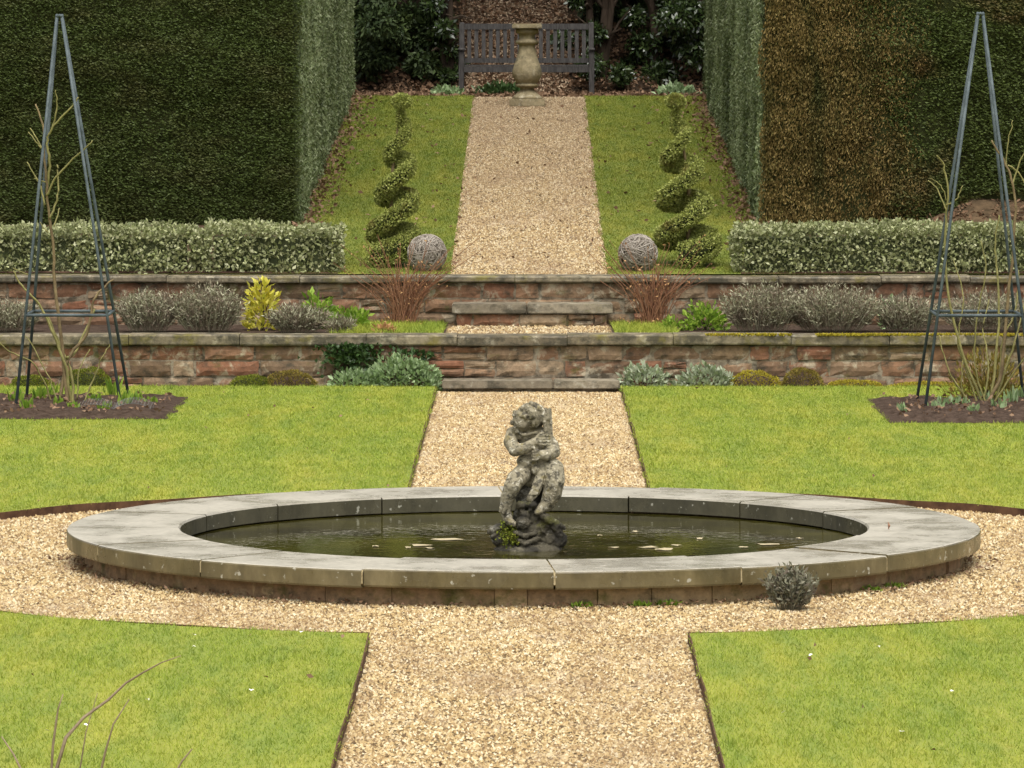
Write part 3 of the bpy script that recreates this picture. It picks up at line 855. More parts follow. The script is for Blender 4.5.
# cloth knotted at the belly and falling between the knees
pr += [('e', C_(216, 352, -.10), (.026, .026, .028)), L_((245, 345, -.06, .030), (232, 400, -.10, .032), (215, 450, -.12, .030), (190, 485, -.13, .022))]
for q in range(3): pr.append(L_((230 + 12*q, 360, -.11, .007), (222 + 10*q, 415, -.137, .007), (203 + 8*q, 465, -.15, .006)))
me = blob_mesh(pr, .0042, 1, [(.030, .006), (.010, .004)])
me.materials.append(M['statue'])
o = link(bpy.data.objects.new('figure', me)); o.parent = st
rk = [('e', C_(190, 640, .0), (.135, .13, .105)), ('e', C_(180, 575, -.04), (.085, .09, .10)), ('e', C_(80, 680, -.06), (.085, .08, .05)), ('e', C_(290, 680, -.02), (.09, .10, .06)),
      ('e', C_(180, 730, -.06), (.20, .14, .05)), ('e', C_(200, 480, .04), (.10, .08, .12)), ('e', C_(250, 430, .06), (.09, .07, .12)),
      # a dolphin head: brows, snout, lips
      ('e', C_(148, 518, -.135), (.032, .030, .024)), ('e', C_(196, 512, -.135), (.034, .030, .024)), ('e', C_(158, 592, -.15), (.040, .045, .036)), ('e', C_(165, 560, -.14), (.03, .035, .03)),
      L_((120, 640, -.13, .016), (165, 655, -.17, .017), (215, 640, -.14, .015)), L_((125, 672, -.13, .018), (170, 690, -.175, .019), (225, 670, -.14, .016)), ('e', C_(150, 542, -.15), (.012, .012, .012)), ('e', C_(190, 538, -.15), (.012, .012, .012)),
      L_((212, 540, -.10, .022), (270, 578, -.11, .026), (318, 605, -.10, .024), (348, 624, -.09, .010)), L_((300, 600, -.10, .024), (322, 650, -.09, .030), (318, 700, -.09, .020)),
      L_((90, 610, -.08, .026), (40, 620, -.10, .024), (0, 640, -.10, .015)), L_((60, 630, -.09, .022), (20, 665, -.10, .020))]
for k in range(9): rk.append(L_((225 + 6*k, 590 + 12*(k % 3), -.10, .008), (250 + 9*k, 640 + 8*(k % 4), -.12 + .012*k, .007)))
me = blob_mesh(rk, .0052, 1, [(.06, .018), (.02, .014)])
me.materials.append(M['rock'])
o = link(bpy.data.objects.new('rock', me)); o.parent = st
P, Nn = ellipsoid_shell(1500, C_(92, 668, -.10), (.066, .065, .066), .35, -1, .5, 3.0)
V, F = leaves(P, .35*Nn + 1.0 * rdir(len(P)), .016, .011)
o = mesh_np('moss', V, F, M['moss'], st); o['label'] = 'bright green moss on the rock'
# floating leaves
fl = [(420,547,3),(408,549,1),(447,541,4),(430,550,1.5),(650,549,3),(664,551,2.6),(677,547,1.4),(614,549,2),(600,537,1),(770,546,3.2),(745,549,1.2),(700,540,1.2),(636,533,1),(375,548,1),(560,535,1),(800,540,1.2)]
def px_ground(px, py, z):
    Y = (2.94 - z) * 5000 / (py - 53); return ((px - 529) / 5000 * Y, Y)
for i, (px, py, s) in enumerate(fl):
    X, Y = px_ground(px, py, WZ)
    mb = MB(); k = 9; r_ = random.Random(i)
    v = [(0, 0, .006)] + [((.022*s*r_.uniform(.6,1.2))*math.cos(6.283*q/k), (.03*s**.5*r_.uniform(.7,1.2))*math.sin(6.283*q/k), .003 + .006*r_.random()) for q in range(k)]
    o = mb.add(v, [(0, 1+q, 1+(q+1) % k) for q in range(k)]).build('floating_leaf', M['whiteflake'], loc=(X, Y, WZ))
    tag(o, 'pale dead leaf floating on the dark pool water', 'leaf', 'dead leaves floating on the pool')
X, Y = px_ground(890, 530, CT)
o = MB().tube([(0,0,.004),(.004,.0,.022),(-.002,.01,.042)], [.005,.008,.002], 5).build('dead_leaf', M['redleaf'], loc=(X, Y, CT - .002))
tag(o, 'curled red brown leaf standing on the pool coping', 'leaf')

# ------------------------------------------------------------------ small bushy plants
def mound(name, label, cat_, loc, r, n, L, W, mat, zmin=-.15, inner=.55, bump=.2, up=.3, group=None, stem=True, seed=None, rand=.7):
    t = thing(name, label, cat_, loc, 0, group)
    P, Nn = ellipsoid_shell(n, (0, 0, r[2] * .12), r, inner, zmin, bump, 2.4, seed if seed is not None else loc[0] * 3.7)
    P[:, 2] = np.maximum(P[:, 2], .004)
    D = Nn + rand * rdir(len(P)); D[:, 2] += up
    V, F = leaves(P, D, L * (.6 + .8 * rng.random(len(P))), W * (.6 + .8 * rng.random(len(P))))
    mesh_np('foliage', V, F, mat, t)
    if stem:
        mb = MB(); rr = random.Random(int(abs(loc[0]) * 100))
        for k in range(7):
            a = rr.uniform(0, 6.28); q = rr.uniform(.3, .7)
            mb.tube([(0, 0, 0), (r[0]*q*.4*math.cos(a), r[1]*q*.4*math.sin(a), r[2]*.4), (r[0]*q*math.cos(a), r[1]*q*math.sin(a), r[2]*.75)], [.008, .006, .003], 4)
        mb.build('stems', M['bark'], t)
    return t
def spiky(name, label, cat_, loc, w, h, n, mat, group=None, L=.045, W=.009, droop=.25, dep=None):
    """lavender-like bush: a sheaf of thin shoots with narrow leaves"""
    t = thing(name, label, cat_, loc, 0, group)
    dep = dep or w * .7
    a = rng.random(n) * 2 * np.pi; q = np.sqrt(rng.random(n))
    base = np.stack([q * np.cos(a) * w * .55, q * np.sin(a) * dep * .55, np.zeros(n)], 1)
    tip = np.stack([q * np.cos(a) * w + rng.normal(size=n) * .03, q * np.sin(a) * dep, h * (1.02 - .35 * q ** 2.2) * (.72 + .40 * rng.random(n))], 1)
    k = 9
    V = []; F = []
    Ps = []; Ds = []
    for i in range(k):
        s = .25 + .75 * (i + rng.random(n)) / k
        Ps.append(base + (tip - base) * s[:, None]); d = nrm(tip - base) * .8 + rdir(n) * .75
        Ds.append(d)
    P = np.concatenate(Ps); D = np.concatenate(Ds)
    A = leaves(P, D, L * (.6 + .8 * rng.random(len(P))), W)
    B = leaves(base, tip - base, np.linalg.norm(tip - base, axis=1), .006)
    V, F = cat(A, B)
    mesh_np('foliage', V, F, mat, t)
    return t
def wx(px, Y): return (px - 529) / 5000 * Y
# border between the walls
YB = 44.45
LG = 'grey lavender bushes in the border between the walls'
for (x0, x1, h, lab, yy, n) in [
        (-30, 40, .28, 'grey lavender bush behind the left metal obelisk', YB, 420),
        (118, 178, .36, 'grey lavender bush just right of the left obelisk', YB, 520),
        (172, 242, .40, 'tall grey lavender bush beside the golden shrub', YB, 600),
        (268, 326, .24, 'low dark lavender bush right below the golden shrub', YB - .15, 420),
        (724, 800, .41, 'large grey lavender bush beside the bright green plant on the right', YB, 640),
        (785, 880, .40, 'wide grey lavender bush below the right variegated hedge', YB + .05, 720),
        (878, 935, .30, 'small lavender bush left of the right obelisk', YB + .1, 420),
        (940, 1040, .34, 'lavender bush behind the right obelisk', YB + .1, 560)]:
    Y = yy; w = (x1 - x0) / 2 * Y / 5000
    spiky('lavender', lab, 'lavender', (wx((x0 + x1)/2, Y), Y, T1), w*1.12, h, n, M['lavender'], LG, L=.04, W=.011, dep=min(.34, w * .8))
mound('golden_shrub', 'bright yellow leaved shrub in the border between the walls', 'shrub', (wx(262, 44.75), 44.75, T1), (.15, .13, .40), 420, .075, .030, M['yellowleaf'], inner=.3, up=.5)
GL = 'fresh green plants in the upper border'
mound('leafy_plant', 'fresh green plant behind the low lavender', 'plant', (wx(318, 45.1), 45.1, T1), (.19, .16, .26), 380, .07, .035, M['freshleaf'], group=GL, inner=.3)
mound('leafy_plant', 'fresh green plant left of the dry stems', 'plant', (wx(352, 45.0), 45.0, T1), (.17, .15, .16), 320, .06, .03, M['freshleaf'], group=GL, inner=.3)
mound('leafy_plant', 'vivid green plant beside the right dry stems', 'plant', (wx(706, 44.8), 44.8, T1), (.20, .17, .20), 480, .055, .028, M['freshleaf'], group=GL, inner=.3)
mound('leafy_plant', 'small green plant between two lavender bushes on the right', 'plant', (wx(893, 45.0), 45.0, T1), (.11, .10, .24), 200, .05, .03, M['paleleaf'], group=GL, inner=.3)
mound('leafy_plant', 'tiny green tuft at the edge of the right turf strip', 'plant', (wx(672, 44.7), 44.7, T1), (.09, .08, .10), 110, .05, .025, M['freshleaf'], group=GL, inner=.3)
spiky('grey_plant', 'small grey tuft at the edge of the left turf strip', 'plant', (wx(340, 44.1), 44.1, T1), .11, .14, 140, M['lavender'])
mound('dry_plant', 'little brown and white withered plant on the left turf strip', 'plant', (wx(385, 44.1), 44.1, T1), (.09, .07, .07), 90, .05, .03, M['dryleaf'], inner=.3)
# dry red stems before the upper wall
def dry_stems(px, label, s):
    Y = 45.35
    t = thing('withered_plant', label, 'plant', (wx(px, Y), Y, T1), 0, 'clumps of dry reddish stems before the upper wall')
    r = random.Random(s); mb = MB(); tips = []
    for k in range(120):
        a = r.uniform(0, 6.28); b = r.uniform(0, .11); lean = r.gauss(0, .30)
        h = r.uniform(.28, .62) if r.random() < .8 else r.uniform(.6, .85)
        p0 = Vector((b*math.cos(a), b*.6*math.sin(a), 0))
        p1 = p0 + Vector((lean*h*.55 + r.gauss(0,.01), r.uniform(-.10, .03)*h, h*.55)); p2 = p0 + Vector((lean*h*1.5 + r.gauss(0,.025), r.uniform(-.18, .05)*h, h))
        mb.tube([p0, p1, p2], [.0042, .0034, .0022], 4); tips += [p1.lerp(p2, r.random()), p2]
        if r.random() < .5:
            p3 = p1 + Vector((r.gauss(0,.07), r.gauss(-.01,.03), r.uniform(.06,.16)))
            mb.tube([p1, p3], [.0028, .0016], 4); tips.append(p3)
    mb.build('stems', M['drystem'], t)
    P = np.array([tuple(p) for p in tips]); P = P[rng.random(len(P)) < .6]
    P = np.concatenate([P, np.stack([rng.normal(size=90)*.20, -.05+rng.normal(size=90)*.06, np.abs(rng.normal(size=90))*.04], 1)])
    V, F = leaves(P, rdir(len(P)), .030, .016)
    mesh_np('leaves', V, F, M['dryleaf'], t)
dry_stems(402, 'clump of dry reddish stems in front of the left twig ball', 2)
dry_stems(654, 'clump of dry reddish stems in front of the right twig ball', 8)
# foot of the lower wall
YF = 43.47
def foot(px0, px1, py_top, y=YF):
    w = (px1 - px0)/2 * y/5000; h = 2.94 - (py_top - 53)/5000*y
    return (wx((px0+px1)/2, y), y, LZ - .045), (w, .15, h)
PG = 'grey green cushion plants at the foot of the lower wall'
for a, b, c, lab, n in [(366, 443, 362, 'large pale green cushion plant left of the lowest step', 1100), (328, 386, 374, 'low pale green cushion plant below the ivy', 560),
                     (620, 668, 369, 'pale green cushion plant right of the lowest step', 560), (676, 736, 371, 'wider pale grey green cushion plant beside a golden moss mound', 700)]:
    l, r = foot(a, b, c)
    mound('cushion_plant', lab, 'plant', l, r, n, .050, .030, M['greyblue'] if a > 600 else M['paleleaf'], inner=.6, bump=.15, group=PG, stem=False)
MG = 'moss mounds at the foot of the lower wall'
for a, b, c, lab, m_ in [(266, 316, 374, 'brown gold moss mound on the left at the foot of the wall', 'mossbrown'), (228, 275, 378, 'low greenish moss mound left of the brown one', 'moss'),
                     (727, 782, 374, 'bright golden moss mound right of the cushion plants', 'mossmound'), (782, 823, 371, 'taller brown moss mound between golden ones', 'mossbrown'),
                     (826, 884, 382, 'flat golden moss mound right of the brown one', 'mossmound'), (890, 972, 384, 'long flat golden moss mound behind the right obelisk', 'mossmound'),
                     (60, 112, 372, 'olive moss mound behind the left obelisk', 'moss'), (8, 52, 378, 'small olive moss mound at the left edge', 'moss')]:
    l, r = foot(a, b, c)
    t = mound('moss_mound', lab, 'moss', l, r, 2400, .016, .010, M[m_], inner=.9, bump=.10, group=MG, stem=False)
    P, Nn = ellipsoid_shell(10, (0,0,0), r)
    mb = MB(); mb.lathe([(.90, .0), (.88, .3), (.70, .62), (.40, .82), (.02, .90)], 16)
    mb.v = [(x*r[0], y*r[1], z*r[2]) for x, y, z in mb.v]
    mb.build('cushion', M['yew_core'] if m_ == 'moss' else M['soil'], t)
# ivy on the wall
t = thing('ivy', 'dark ivy hanging on the lower wall above the cushion plants', 'ivy', (-1.55, WALL1 - .02, .30))
n = 520
P = np.stack([rng.normal(size=n)*.13, -.02 - .03*rng.random(n), rng.normal(size=n)*.075 + .03], 1)
P = np.concatenate([P, np.stack([.35 + rng.random(90)*.35, -.02-.02*rng.random(90), .02 + rng.normal(size=90)*.02], 1)])
P[:, 2] = np.clip(P[:, 2], -.26, .09)
D = rdir(len(P)); D[:, 1] -= .6; D[:, 2] -= .3
V, F = leaves(P, D, .045*(.6+.8*rng.random(len(P))), .036)
mesh_np('leaves', V, F, M['ivy'], t)
mb = MB()
for k in range(6):
    mb.tube([(-.2+.07*k, -.012, -.26), (-.12+.05*k, -.016, -.05), (-.1+.06*k, -.014, .09)], [.006,.005,.003], 5)
mb.tube([(.1, -.014, .05), (.4, -.016, .03), (.7, -.014, .02)], [.005,.004,.002], 5)
mb.build('stem', M['bark'], t)
for k, (px, lab) in enumerate([(583, 'tiny green weed tuft at the pool foot right of the front coping joint'), (640, 'tiny green weed tuft at the pool foot below the middle of the front coping'), (668, 'tiny green weed tuft at the pool foot nearer the grey shrub'), (880, 'green weed tuft at the pool foot right of the grey shrub'), (905, 'small green weed tuft at the right side of the pool foot')]):
    a_ = math.asin(max(-1, min(1, (wx(px, 26.6) - PX) / 2.58))); X, Y = PX + 2.58 * math.sin(a_), YC - 2.58 * math.cos(a_)
    n = 90; P = np.stack([np.clip(rng.normal(size=n), -1.8, 1.8)*.030, np.clip(rng.normal(size=n), -1.5, 1.5)*.012, np.zeros(n)], 1); D = rdir(n); D[:, 2] = np.abs(D[:, 2]) + .5
    tag(mesh_np('weed_plant', *leaves(P, D, .03*(.6+.8*rng.random(n)), .012), M['freshleaf'], loc=(X, Y, .012)), lab, 'plant', 'weeds at the pool foot')
# grey shrub by the pool
Y = 26.28
t = spiky('grey_shrub', 'small grey leaved shrub growing in gravel against the pool wall', 'shrub', (wx(792, Y), Y, 0), .125, .215, 260, M['greyleaf'], L=.032, W=.014, dep=.11)

# ------------------------------------------------------------------ hedges
def face_leaves(n, o_, eu, ev, nn, L, W, along, depth=.05, a=.9, b=.8, c=.5, keep=None, bump=.06, bf=1.5):
    """leaves over a parallelogram o_ + u*eu + v*ev, outward nn, lying mainly along 'along'"""
    o_, eu, ev, nn, along = (np.array(q, float) for q in (o_, eu, ev, nn, along))
    uu, vv = rng.random(n), rng.random(n)
    if keep is not None:
        k = keep(uu, vv); uu, vv = uu[k], vv[k]; n = len(uu)
    P = o_ + uu[:, None]*eu + vv[:, None]*ev
    lump = np.array([mnoise.noise(Vector(p * bf)) + .5 * mnoise.noise(Vector(p * bf * 3.1)) for p in P])
    lum2 = np.array([mnoise.noise(Vector((p[0]*2.1 + 9, p[1]*2.1, p[2]*2.1 + 4))) for p in P])
    P = P + nn * ((rng.random(n) - .6) * depth + lump * bump)[:, None] + (eu / np.linalg.norm(eu)) * (lum2 * bump * .8)[:, None]
    sg = np.sign(rng.normal(size=(n, 1)))
    D = a * along * sg + b * nn * rng.random((n, 1)) + c * rdir(n)
    return leaves(P, D, L*(.6+.8*rng.random(n)), W*(.6+.8*rng.random(n)))
HX, H0, H1, HT = 2.31, 49.9, 65.2, 5.0
hl = thing('yew_hedge', 'tall dark green clipped yew hedge on the left with a grey green inner side', 'hedge', (-HX, H0, float(gz(H0))))
b0 = float(gz(H0)); hh = HT - b0
def sloped_core(sg, lift=0):
    mb = MB(); i_ = .05
    x0, x1 = sg * i_, sg * 9.0
    e = (2.34 - b0)
    v = [(x0, i_, -.05 + lift), (x1, i_, -.05 + lift), (x1, H1 - H0, e - .05), (x0, H1 - H0, e - .05), (x0, i_, hh), (x1, i_, hh), (x1, H1 - H0, hh), (x0, H1 - H0, hh)]
    f = [(0,3,2,1),(4,5,6,7),(0,1,5,4),(1,2,6,5),(2,3,7,6),(3,0,4,7)]
    if sg < 0: f = [q[::-1] for q in f]
    return mb.add(v, f)
sloped_core(-1).build('branches', M['yew_core'], hl)
V, F = face_leaves(140000, (-4.6, 0, -.03), (4.62, 0, 0), (0, 0, hh), (0, -1, 0), .032, .013, (1, 0, -.15), .06, bump=.085)
V2 = face_leaves(45000, (-9, 0, -.03), (4.4, 0, 0), (0, 0, hh), (0, -1, 0), .05, .022, (1, 0, -.15), .07)
V3 = face_leaves(16000, (-9, 0, hh), (9, 0, 0), (0, H1-H0, 0), (0, 0, 1), .16, .08, (1, 0, 0), .07)
V, F = cat((V, F), V2, V3)
mesh_np('front_foliage', V, F, M['yew'], hl)
e = 2.34 - b0
A = face_leaves(130000, (0, 0, -.03), (0, H1-H0, e), (0, 0, hh), (1, 0, 0), .040, .014, (0, .2, 1), .07, keep=None)
mesh_np('side_foliage', *A, M['yew_pale'], hl)['label'] = 'grey green side of the hedge along the upper lawn'
hr = thing('yew_hedge', 'tall clipped yew hedge on the right, browned at its corner', 'hedge', (HX, H0, b0))
sloped_core(1).build('branches', M['yew_core'], hr)
def edgewave(vv): return .0
BW = 1.25     # width of the browned part
wav = lambda v_: .28 * np.sin(v_ * 5.0 + .6) * .45 + .10 * np.sin(v_ * 17)
A = face_leaves(62000, (0, 0, -.03), (BW + .4, 0, 0), (0, 0, hh), (0, -1, 0), .034, .013, (.15, 0, 1), .06, bump=.085, keep=lambda u_, v_: (u_ * (BW + .4) < BW + wav(v_) + .24 * rng.normal(size=len(u_))))
mesh_np('browned_foliage', *A, M['yew_brown'], hr)['label'] = 'brown cut back strip of the hedge front'
A = face_leaves(108000, (BW - .5, 0, -.03), (4.2, 0, 0), (0, 0, hh), (0, -1, 0), .034, .015, (1, 0, -.2), .07, bump=.09,
                keep=lambda u_, v_: (u_ * 4.2 - .5 > wav(v_) + .24 * rng.normal(size=len(u_))) & (v_ * hh * .86 > .30 * np.clip((u_ * 4.2 + BW - .5 - 1.6) / .6, 0, 1)))
B = face_leaves(45000, (4.8, 0, .28), (4.2, 0, 0), (0, 0, hh - .28), (0, -1, 0), .05, .022, (1, 0, -.2), .08)
C = face_leaves(16000, (0, 0, hh), (9, 0, 0), (0, H1-H0, 0), (0, 0, 1), .16, .08, (1, 0, 0), .07)
mesh_np('front_foliage', *cat(A, B, C), M['yew_mid'], hr)
A = face_leaves(130000, (0, 0, -.03), (0, H1-H0, e), (0, 0, hh), (-1, 0, 0), .040, .014, (0, .2, 1), .07, keep=None)
mesh_np('side_foliage', *A, M['yew_pale'], hr)['label'] = 'grey green side of the hedge along the upper lawn'
# soil bank showing under the right hedge
M['redsoil'] = plain('red brown soil', (.035,.025,.014), (.12,.08,.045), 5, .95, .1, .6, .03)
mb = MB(); v = []; nx, ny = 40, 6
for j in range(ny + 1):
    for i in range(nx + 1):
        x = 3.75 + 4.5 * i / nx; y = 48.8 + 1.3 * j / ny
        v.append((x, y, float(gz(y)) + .02 + (.24 * (j/ny) + .06) * min(1, max(0, (x - 3.8)/.6)) - .03 + .05*mnoise.noise(Vector((x*3, y*3, 0)))))
mb.add(v, [(j*(nx+1)+i, j*(nx+1)+i+1, (j+1)*(nx+1)+i+1, (j+1)*(nx+1)+i) for j in range(ny) for i in range(nx)])
tag(mb.build('soil_bank', M['redsoil'], smooth=True), 'bare red brown earth bank under the lifted foot of the right hedge', 'soil', kind='structure')

for x0, x1, sd_ in ((-13, -2.45, 'left'), (2.45, 13, 'right')):
    strip(x0, x1, [45.97, 48, 49.2, 50.2], .022, 'soil', M['litter_ground'], f'dark soil between the {sd_} variegated hedge and the yew', 'soil')
strip(-13, -1.76, [45.96, 46.95], .016, 'soil', M['litter_ground'], 'soil at the foot of the left variegated hedges', 'soil')
strip(1.95, 13, [45.96, 46.95], .016, 'soil', M['litter_ground'], 'soil at the foot of the right variegated hedge', 'soil')
# low variegated hedges
def low_hedge(label, x0, x1, h, seed):
    Y0, Y1 = 46.02, 46.75
    b = .915
    t = thing('variegated_hedge', label, 'hedge', ((x0+x1)/2, (Y0+Y1)/2, b), 0, 'low variegated hedges on the upper wall')
    w, d = (x1-x0)/2, (Y1-Y0)/2
    bp = .075 if seed < 3 else .04
    MB().box(-w+.12, w-.12, -d+.10, d-.09, -.01, h-.10).build('branches', M['euonymus_core'], t)
    vis = min(1, 3.6/(2*w))
    dens = 2900
    rnd = lambda P: P
    L, W = .040, .027
    def soft(vf):
        return vf
    A = face_leaves(int(2*w*h*dens*1.3), (-w+.02, -d+.02, .0), (2*w-.04, 0, 0), (0, .03, h+.01), (0, -1, 0), L, W, (0, 0, 1), .13, .3, .8, .9, bump=bp, bf=2.2)
    B = face_leaves(int(2*w*2*d*dens), (-w+.03, -d, h-.02), (2*w-.06, 0, 0), (0, 2*d-.02, 0), (0, 0, 1), L, W, (1, 0, 0), .10, .3, .9, .9, bump=bp*1.1, bf=2.2)
    C = face_leaves(int(2*d*h*dens), (w-.03, -d+.03, 0), (0, 2*d-.05, 0), (0, 0, h-.03), (1, 0, 0), L, W, (0, 0, 1), .07, .3, .8, .9)
    D = face_leaves(int(2*d*h*dens), (-w+.03, -d+.03, 0), (0, 2*d-.05, 0), (0, 0, h-.03), (-1, 0, 0), L, W, (0, 0, 1), .07, .3, .8, .9)
    V, F = cat(A, B, C, D)
    mesh_np('foliage', V, F, M['euonymus'], t)
low_hedge('loose variegated hedge behind the left obelisk, its end rounded', -7.0, -3.07, .415, 1)
low_hedge('short variegated hedge piece between the longer hedge and the left spiral', -3.03, -1.72, .42, 2)
low_hedge('neat square cut variegated hedge under the right yew hedge', 1.89, 7.2, .42, 3)

# ------------------------------------------------------------------ topiary spirals and twig balls
def spiral(label, x, Y, H, ph, turns, Rb, lean):
    z0 = float(gz(Y))
    t = thing('topiary_spiral', label, 'topiary', (x, Y, z0), 0, 'corkscrew topiary spirals beside the upper path')
    MB().tube([(0,0,0),(.005,0,H*.5),(lean*.9,0,H*.93)], [.022,.017,.010], 7).build('trunk', M['rosewood_old'], t)
    n = 240; top = .80
    cl = []
    for i in range(n + 1):
        s = i / n
        rr = Rb * (1 - s) ** .54 * .55 + .008
        a = ph + s ** .95 * turns * 2 * math.pi
        vr = (.102 + .03 * max(0, 1 - s * 7)) * (1 - .30 * s); hr_ = Rb * (1 - s) ** .54 * .47 + .014
        cl.append((rr*math.cos(a) + lean*s, rr*math.sin(a), (.10 + s * H * top) + .55 * rr*math.cos(a) * min(1, s*6), hr_, vr, a))
    # core
    mb = MB(); k = 10; v = []
    for (cx, cy, cz, hr_, vr, a) in cl[::3]:
        for q in range(k):
            th = 2*math.pi*q/k
            o_ = .70*hr_*math.cos(th)
            v.append((cx + o_*math.cos(a), cy + o_*math.sin(a), cz + .70*vr*math.sin(th)))
    m = len(cl[::3])
    mb.add(v, [(i*k+q, (i+1)*k+q, (i+1)*k+(q+1) % k, i*k+(q+1) % k) for i in range(m-1) for q in range(k)] + [tuple(range(k)), tuple((m-1)*k+q for q in range(k))[::-1]])
    mb.build('branches', M['box_core'], t, smooth=True)
    N = 32000
    w = np.array([c_[3]*1.0 + c_[4] for c_ in cl]); w /= w.sum()
    idx = rng.choice(len(cl), N, p=w)
    Cc = np.array(cl)[idx]
    th = rng.random(N)*2*np.pi
    rad = .90 + .12*rng.random(N)
    ct, sn = np.cos(th), np.sin(th)
    # squarish clipped section
    pw = lambda q: np.sign(q)*np.abs(q)**.7
    o_ = pw(ct)*Cc[:, 3]*rad
    P = np.stack([Cc[:, 0] + o_*np.cos(Cc[:, 5]), Cc[:, 1] + o_*np.sin(Cc[:, 5]), Cc[:, 2] + pw(sn)*Cc[:, 4]*rad], 1)
    Nn = np.stack([ct*np.cos(Cc[:, 5]), ct*np.sin(Cc[:, 5]), sn], 1)
    P[:, 2] = np.maximum(P[:, 2], .005)
    A = leaves(P, Nn*.25 + .9*rdir(N), .023*(.6+.8*rng.random(N)), .018)
    Pt, Nt = ellipsoid_shell(1300, (lean, 0, H-.06), (.092, .092, .065), .6, -1, .06)
    B = leaves(Pt, Nt + .7*rdir(len(Pt)), .024, .014)
    Pt, Nt = ellipsoid_shell(800, (lean*.95, 0, H-.22), (.038, .038, .12), .5, -1, .12)
    C = leaves(Pt, Nt + .7*rdir(len(Pt)), .024, .014)
    mesh_np('foliage', *cat(A, B, C), M['box'], t)
spiral('slimmer corkscrew topiary spiral left of the upper path', wx(391, 46.62), 46.62, 1.60, R(215), 3.75, .25, .10)
spiral('broader corkscrew topiary spiral right of the upper path', wx(688, 46.62), 46.62, 1.60, R(250), 3.75, .30, -.12)
def twig_ball(label, px, s):
    Y = 46.27; r0 = .183
    z0 = float(gz(Y))
    t = thing('twig_ball', label, 'ornament', (wx(px, Y), Y, z0), 0, 'woven twig balls on top of the upper wall')
    r = random.Random(s); mb = MB()
    cz = r0 - .022
    for k in range(150):
        ax = Vector((r.gauss(0,1), r.gauss(0,1), r.gauss(0,1))).normalized()
        e1 = ax.orthogonal().normalized(); e2 = ax.cross(e1)
        rr = r0 * r.uniform(.93, 1.0); off = r.uniform(-.35, .35); a0 = r.uniform(0, 6.28); ext = r.uniform(2.0, 5.5)
        pts = []
        for i in range(22):
            a = a0 + ext*i/21; d = (e1*math.cos(a) + e2*math.sin(a))*math.sqrt(1-off*off) + ax*off
            p = d*rr*(1 + .012*math.sin(i*1.7+k))
            pts.append((p.x, p.y, p.z + cz))
        mb.tube(pts, .0045, 4)
    mb.build('weave', M['willow'], t)
    bm = bmesh.new(); bmesh.ops.create_uvsphere(bm, u_segments=24, v_segments=16, radius=r0*.91, matrix=Matrix.Translation((0,0,cz)))
    me = bpy.data.meshes.new('core'); bm.to_mesh(me); bm.free(); me.materials.append(M['willow_core'])
    o = link(bpy.data.objects.new('core', me)); o.parent = t
twig_ball('grey woven twig ball beside the left topiary spiral', 427, 1)
twig_ball('grey woven twig ball beside the right topiary spiral', 638, 2)

# ------------------------------------------------------------------ pedestal and bench
pd = thing('pedestal', 'stone baluster pedestal at the top of the upper gravel path', 'pedestal', (wx(527, 63.6), 63.6, 2.262))
pf = [(.085,.13),(.135,.145),(.15,.155),(.15,.165),(.10,.20),(.075,.225),(.068,.24)]
sc_ = 1.0
shaft = [(.190,.10),(.190,.125),(.165,.145),(.12,.185),(.088,.225),(.085,.25),(.125,.258),(.146,.27),(.146,.292),(.125,.303),(.13,.315),(.155,.345),(.180,.395),(.188,.445),(.180,.50),(.158,.57),(.135,.64),(.116,.71),(.105,.78),(.103,.82),(.130,.828),(.147,.845),(.147,.868),(.125,.885),(.102,.895),(.100,.94),(.112,.965),(.142,.975),(.146,1.03)]
shaft = [(r_, z_ * .955) for r_, z_ in shaft]
MB().lathe(shaft, 36).build('baluster', M['pedestal'], pd, smooth=False)
MB().box(-.225,.225,-.225,.225,0,.10).build('plinth', M['pedestal'], pd, bevel=.012, bseg=2)
MB().box(-.19,.19,-.19,.19,.985,1.05).build('top_slab', M['pedestal'], pd, bevel=.012, bseg=2)
MB().lathe([(.12,1.051),(.12,1.058),(.02,1.060)], 24).build('plate', M['edging'], pd)
o = bpy.data.objects['baluster']; o.data.polygons.foreach_set('use_smooth', [True]*len(o.data.polygons))

bn = thing('garden_bench', 'weathered grey slatted garden bench behind the stone pedestal', 'bench', (wx(526.5, 67.5), 67.5, 2.352))
W2 = .915
# the bench faces the camera: seat front at -y
for sx in (-1, 1):
    mb = MB(); mb.add([(sx*(W2-.04)-.035, .22, 0), (sx*(W2-.04)+.035, .22, 0), (sx*(W2-.04)+.035, .29, 0), (sx*(W2-.04)-.035, .29, 0),
                       (sx*(W2-.04)-.035, .30, 1.0), (sx*(W2-.04)+.035, .30, 1.0), (sx*(W2-.04)+.035, .36, 1.0), (sx*(W2-.04)-.035, .36, 1.0)],
                      [(0,3,2,1),(4,5,6,7),(0,1,5,4),(1,2,6,5),(2,3,7,6),(3,0,4,7)])
    mb.build('leg', M['wood'], bn, bevel=.006)
    MB().box(sx*(W2-.04)-.035, sx*(W2-.04)+.035, -.28, -.215, 0, .62).build('leg', M['wood'], bn, bevel=.006)
    MB().box(sx*(W2-.04)-.042, sx*(W2-.04)+.042, -.31, .255, .622, .655).build('armrest', M['wood'], bn, bevel=.008)
mb = MB()
for k in range(6): mb.box(-W2+.085, W2-.085, -.26+.083*k, -.19+.083*k, .405, .43)
mb.box(-W2+.078, W2-.078, -.275, -.24, .33, .402); mb.box(-W2+.078, W2-.078, .222, .25, .33, .402)
mb.build('seat', M['wood'], bn)
mb = MB()
mb.box(-W2+.078, W2-.078, .29, .34, .905, .985); mb.box(-W2+.078, W2-.078, .262, .30, .455, .52)
